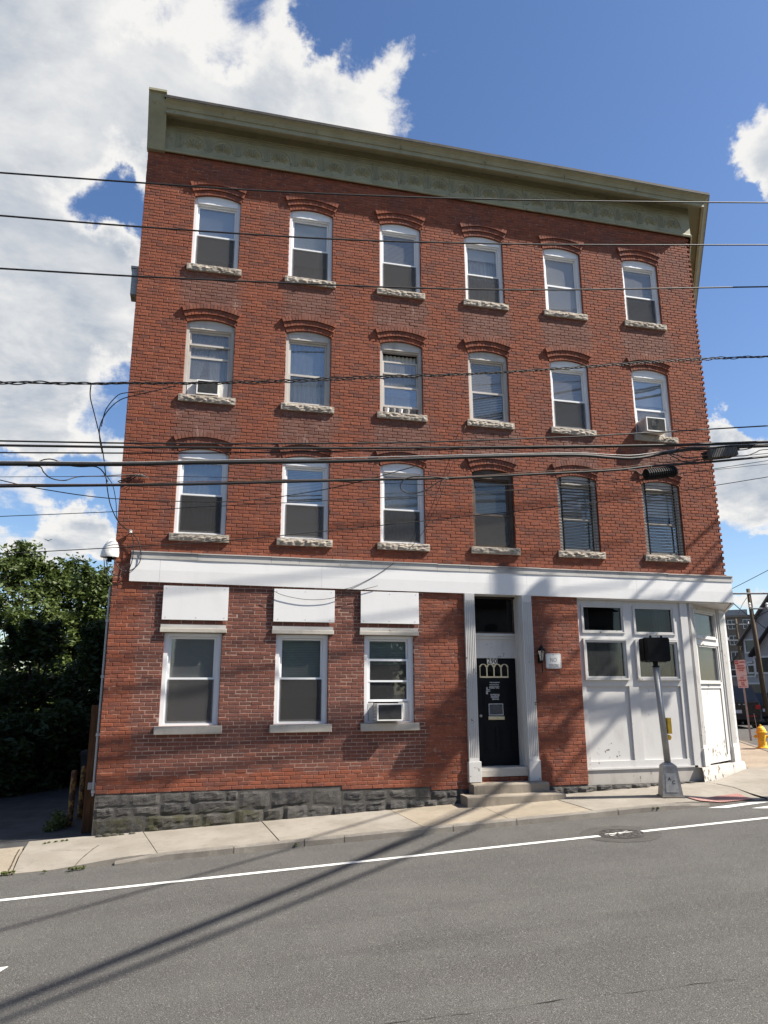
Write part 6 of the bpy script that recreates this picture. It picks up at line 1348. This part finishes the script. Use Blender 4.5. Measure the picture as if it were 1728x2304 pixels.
car(1728, 1632, None, 4.6, 1.85, 1.50, M_CARN, 'dark blue car in the side street behind the hydrant', False, R(30))
def clap(name, c):
    k = NB(name); x, y, z = k.xyz(); s = k.math('FRACT', k.math('MULTIPLY', z, 6.5)); k.bump(s, .6, .02); col = k.mix(k.ramp(k.noise(2, 5, .6), .35, .75), c, dk(c, .82)); return k.fin(col, .75, .25)
M_CLAP = clap('grey_clapboard', (.42, .42, .42)); M_TRIM = pm('house_trim', (.62, .62, .60), .08, 4, .6, 0); M_SHING = pm('dark_shingles', (.035, .035, .038), .3, 30, .9, .4, 40); M_BRSH = pm('brown_shingles', (.20, .17, .14), .3, 20, .9, .3, 40)
def house(dist, pxl, W_, pye, pyb, label, gable=3.0, depth=9, m=M_CLAP, rm=M_BRSH, wins=(), ang=0.0):
    A = CC + DIRV(pxl, 1549) * dist; v = (A - CC)[:2]; A = A[:2]; kz = np.linalg.norm(v); v = v / kz; cf = (v[0] * CF[0] + v[1] * CF[1]) * kz / .97
    ze = CC[2] + (1549 - pye) / 1660 * cf; zb = -.08
    u = np.array([v[1], -v[0]]); ca, sa = math.cos(ang), math.sin(ang); u = np.array([u[0] * ca - u[1] * sa, u[0] * sa + u[1] * ca]); n = np.array([-u[1], u[0]])
    M = Matrix(((u[0], n[0], 0, A[0]), (u[1], n[1], 0, A[1]), (0, 0, 1, 0), (0, 0, 0, 1))); t = thing('house', (A[0], A[1], zb), label, 'house')
    mb = MB(); mb.box(0, W_, 0, depth, zb, ze, M=M); mb.prism([(0, ze), (W_, ze), (W_ / 2, ze + gable)], .01, depth - .01, M=M); mb.build('wall', m, t)
    mb = MB(); o = .3
    for s in (0, 1):
        x0, x1 = (-o, W_ / 2) if s == 0 else (W_ + o, W_ / 2); zz0 = ze - o * gable / (W_ / 2)
        vs = [M @ Vector(p) for p in ((x0, -o, zz0), (x1, -o, ze + gable), (x1, depth + o, ze + gable), (x0, depth + o, zz0), (x0, -o, zz0 + .12), (x1, -o, ze + gable + .12), (x1, depth + o, ze + gable + .12), (x0, depth + o, zz0 + .12))]
        mb.add(vs, [(0, 3, 2, 1), (4, 5, 6, 7), (0, 1, 5, 4), (1, 2, 6, 5), (2, 3, 7, 6), (3, 0, 4, 7)])
    mb.build('roof', rm, t)
    for (px, py0, py1, wd) in wins:
        d = ray(px, (py0 + py1) / 2); nn = np.array([n[0], n[1], 0]); tt = ((np.array([A[0], A[1], 0]) - CC) @ nn) / (d @ nn); q = CC + d * tt; loc = (q[:2] - A) @ u; hh = (py1 - py0) / 1660 * tt; wz = q[2]
        wn = obj('window', None, t); wn.matrix_parent_inverse = Matrix.Translation(-t.location)
        mb = MB(); rect_frame(mb, loc - wd / 2 - .1, loc + wd / 2 + .1, wz - hh / 2 - .1, wz + hh / 2 + .1, .1, -.05, -.002); mb.v = [tuple(M @ Vector(v)) for v in mb.v]; mb.build('frame', M_TRIM, wn)
        mb = MB(); mb.box(loc - wd / 2, loc + wd / 2, -.02, -.004, wz - hh / 2, wz + hh / 2, M=M); mb.build('pane', pm('far_pane', (.03, .035, .045), .2, 3, .15, 0, 5, .5), wn)
    return t, M, W_, ze, zb
h1 = house(52, 1684, 8.5, 1446, 1592, 'grey clapboard house with white window trim beyond the leaning utility pole', 4.6, 9, M_CLAP, M_BRSH, [(1690, 1441, 1466, .7), (1701, 1540, 1566, .9), (1696, 1492, 1512, .7), (1688.5, 1498, 1520, .6)], R(-38))
h2 = house(45, 1711, 6.0, 1468, 1592, 'house with a dark shingled porch roof at the edge of the street', 3.4, 7, M_CLAP, M_SHING, [(1722, 1480, 1512, 1.0)], R(-30))
h3 = house(85, 1646, 3.0, 1503, 1575, 'small dark-roofed house low behind the black SUV', 2.0, 8, pm('dim_siding', (.16, .15, .14), .2, 3, .8), M_SHING, [(1655, 1508, 1520, .8)])
# apartment block
ap = 150.0; A = CC + DIRV(1560, 1549) * ap; B = CC + DIRV(1760, 1549) * ap * 1.0; u = (B - A)[:2]; W_ = np.linalg.norm(u); u = u / W_; n = np.array([-u[1], u[0]]); zt2 = CC[2] + (1549 - 1389) / 1660 * ap * .89; zb2 = -.1
M = Matrix(((u[0], n[0], 0, A[0]), (u[1], n[1], 0, A[1]), (0, 0, 1, 0), (0, 0, 0, 1))); apt = thing('apartment_block', (A[0], A[1], zb2), 'brown flat-roofed apartment block with bands of windows far down the side street', 'building')
mb = MB(); mb.box(0, W_, 0, 14, zb2, zt2, M=M); mb.build('wall', pm('apt_concrete', (.14, .115, .095), .12, .6, .9), apt); mb = MB(); mb.box(W_ * .42, W_ * .72, 2, 8, zt2, zt2 + 1.3, M=M); mb.build('penthouse', pm('apt_metal', (.22, .24, .26), .1, 1, .6), apt); mb = MB(); mb.box(-.2, W_ + .2, -.25, -.005, zt2 - .25, zt2 + .12, M=M); mb.build('parapet', pm('apt_concrete2', (.19, .16, .14), .12, .6, .9), apt)
M_APW = pm('apt_window', (.025, .03, .04), .3, .8, .15, 0, 5, .5)
wbm = MB(); wbm.box(0, 1.25, -.12, -.01, 0, 1.5); wme = wbm.mesh('window', M_APW); fbm = MB(); rect_frame(fbm, -.08, 1.33, -.08, 1.58, .08, -.16, -.005); fbm.box(.6, .66, -.16, -.121, 0, 1.5); fme = fbm.mesh('frame', M_TRIM)
fl_ = 0; z = zt2 - 2.3
while z > zb2 + 1:
    x = 1.0; i = 0
    while x < W_ - 2:
        wo_ = obj('window', wme, apt); wo_.matrix_parent_inverse = Matrix.Translation(-apt.location); wo_.matrix_basis = M @ Matrix.Translation((x, 0, z)); fo = obj('frame', fme, wo_); x += 1.75 if i % 3 else 2.5; i += 1
    z -= 2.85
# poles of the side street
def far_pole(dist, p_top, p_bot, label, arms, r=.15, trans=False):
    q0 = CC + DIRV(*p_bot) * dist; q1 = CC + DIRV(*p_top) * dist; k = np.linalg.norm((q0 - CC)[:2]) / max(1e-6, np.linalg.norm((q1 - CC)[:2])); q1 = CC + (q1 - CC) * k
    t = thing('utility_pole', tuple(q0), label, 'utility pole', 'utility poles in the side street'); mb = MB(); q0 = q0 - (q1 - q0) * .08; mb.tube([q0, (q0 + q1) / 2, q1], [r, r * .9, r * .75], 10); mb.build('pole', MATS['pole_wood'], t, smooth=True)
    rv = np.array([CR[0], CR[1], 0]); rv /= np.linalg.norm(rv); sc_ = dist / 1660
    for (dy, l0, l1, th) in arms:
        c = q1 + (q0 - q1) / np.linalg.norm(q0 - q1) * dy; mb = MB(); mb.tube([c + rv * l0 - np.array([0, r, 0]), c + rv * l1 - np.array([0, r, 0])], th, 4); mb.build('crossarm', pm('arm_grey', (.20, .20, .21), .15, 4, .8), t)
        for l in (l0 * .95, l1 * .95):
            mb = MB(); mb.lathe([(.03, 0), (.07, .06), (.04, .12), (.07, .18), (.03, .26)], tuple(c + rv * l - np.array([0, r, -.04])), 8); mb.build('insulator', M_BLIND, t)
    if trans:
        for l in (.45, 1.3): c = q1 + (q0 - q1) * .42 + rv * l - np.array([0, .5, 0]); mb = MB(); mb.lathe([(.2, -.5), (.24, -.45), (.24, .4), (.2, .45), (.05, .5)], tuple(c), 12); mb.tube([c, c - rv * l], .05, 5); mb.build('transformer', M_PIPE, t)
    return q1, q0, rv
a1 = far_pole(41, (1683, 1325), (1723, 1588), 'wooden utility pole with crossarms leaning beside the grey house', [(.25, -1.1, 1.35, .05), (1.0, -.15, .75, .045)], .125)
a2 = far_pole(84, (1655, 1392), (1668, 1500), 'distant utility pole with two grey transformers in front of the apartment block', [(.6, -1.4, 1.2, .05), (2.2, -1.2, 1.2, .05)], .16, True)
def far_wire(label, pts, dist, r=.03): 
    P = [CC + DIRV(x, y) * (d if isinstance(dist, list) else dist) for (x, y), d in zip(pts, dist if isinstance(dist, list) else [dist] * len(pts))]; mb = MB(); mb.tube(smooth_pts(P, 5), r, 4); return tag(mb.build('far_wire', M_RUBBER), label, 'cable')
far_wire('thin far wire rising from the corner of the white band to the right', [(1640, 1328), (1680, 1308), (1728, 1283), (1790, 1250)], [50, 49, 46, 42], .02)
far_wire('sagging far wire crossing behind the leaning pole above the SUV', [(1640, 1348), (1670, 1375), (1700, 1396), (1728, 1417), (1800, 1450)], [54, 50, 48, 46, 40], .035)
far_wire('far wire sloping down from the right behind the leaning pole', [(1790, 1350), (1728, 1375), (1690, 1395), (1650, 1406), (1600, 1412)], [44, 48, 52, 60, 70], .03)
far_wire('far cable running low across the grey house', [(1800, 1455), (1728, 1474), (1700, 1487), (1670, 1497), (1640, 1500)], [44, 48, 50, 60, 70], .04)
far_wire('guy wire running down from the crossarm of the leaning pole', [(1680, 1345), (1668, 1365), (1657, 1392)], [50, 60, 84], .02)
tree_h = thing('hedge', tuple(GHIT(1726, 1600)), 'dark clipped hedge at the side-street edge beyond the hydrant', 'hedge'); g = GHIT(1730, 1600); cen = [(g[0] + random.uniform(-.6, 2.5), g[1] + random.uniform(-.5, 1.5), zroad(g[0], g[1]) + random.uniform(.1, 2.4)) for _ in range(50)]; leaf_cloud('foliage', cen, [.45] * len(cen), 60, .13, M_LEAF2, tree_h)
mb = MB(); mb.tube([(g[0] + .8, g[1] + .4, zroad(g[0], g[1]) - .1), (g[0] + .8, g[1] + .4, zroad(g[0], g[1]) + 1.8)], .05, 6); mb.build('stem', M_BARK, tree_h)
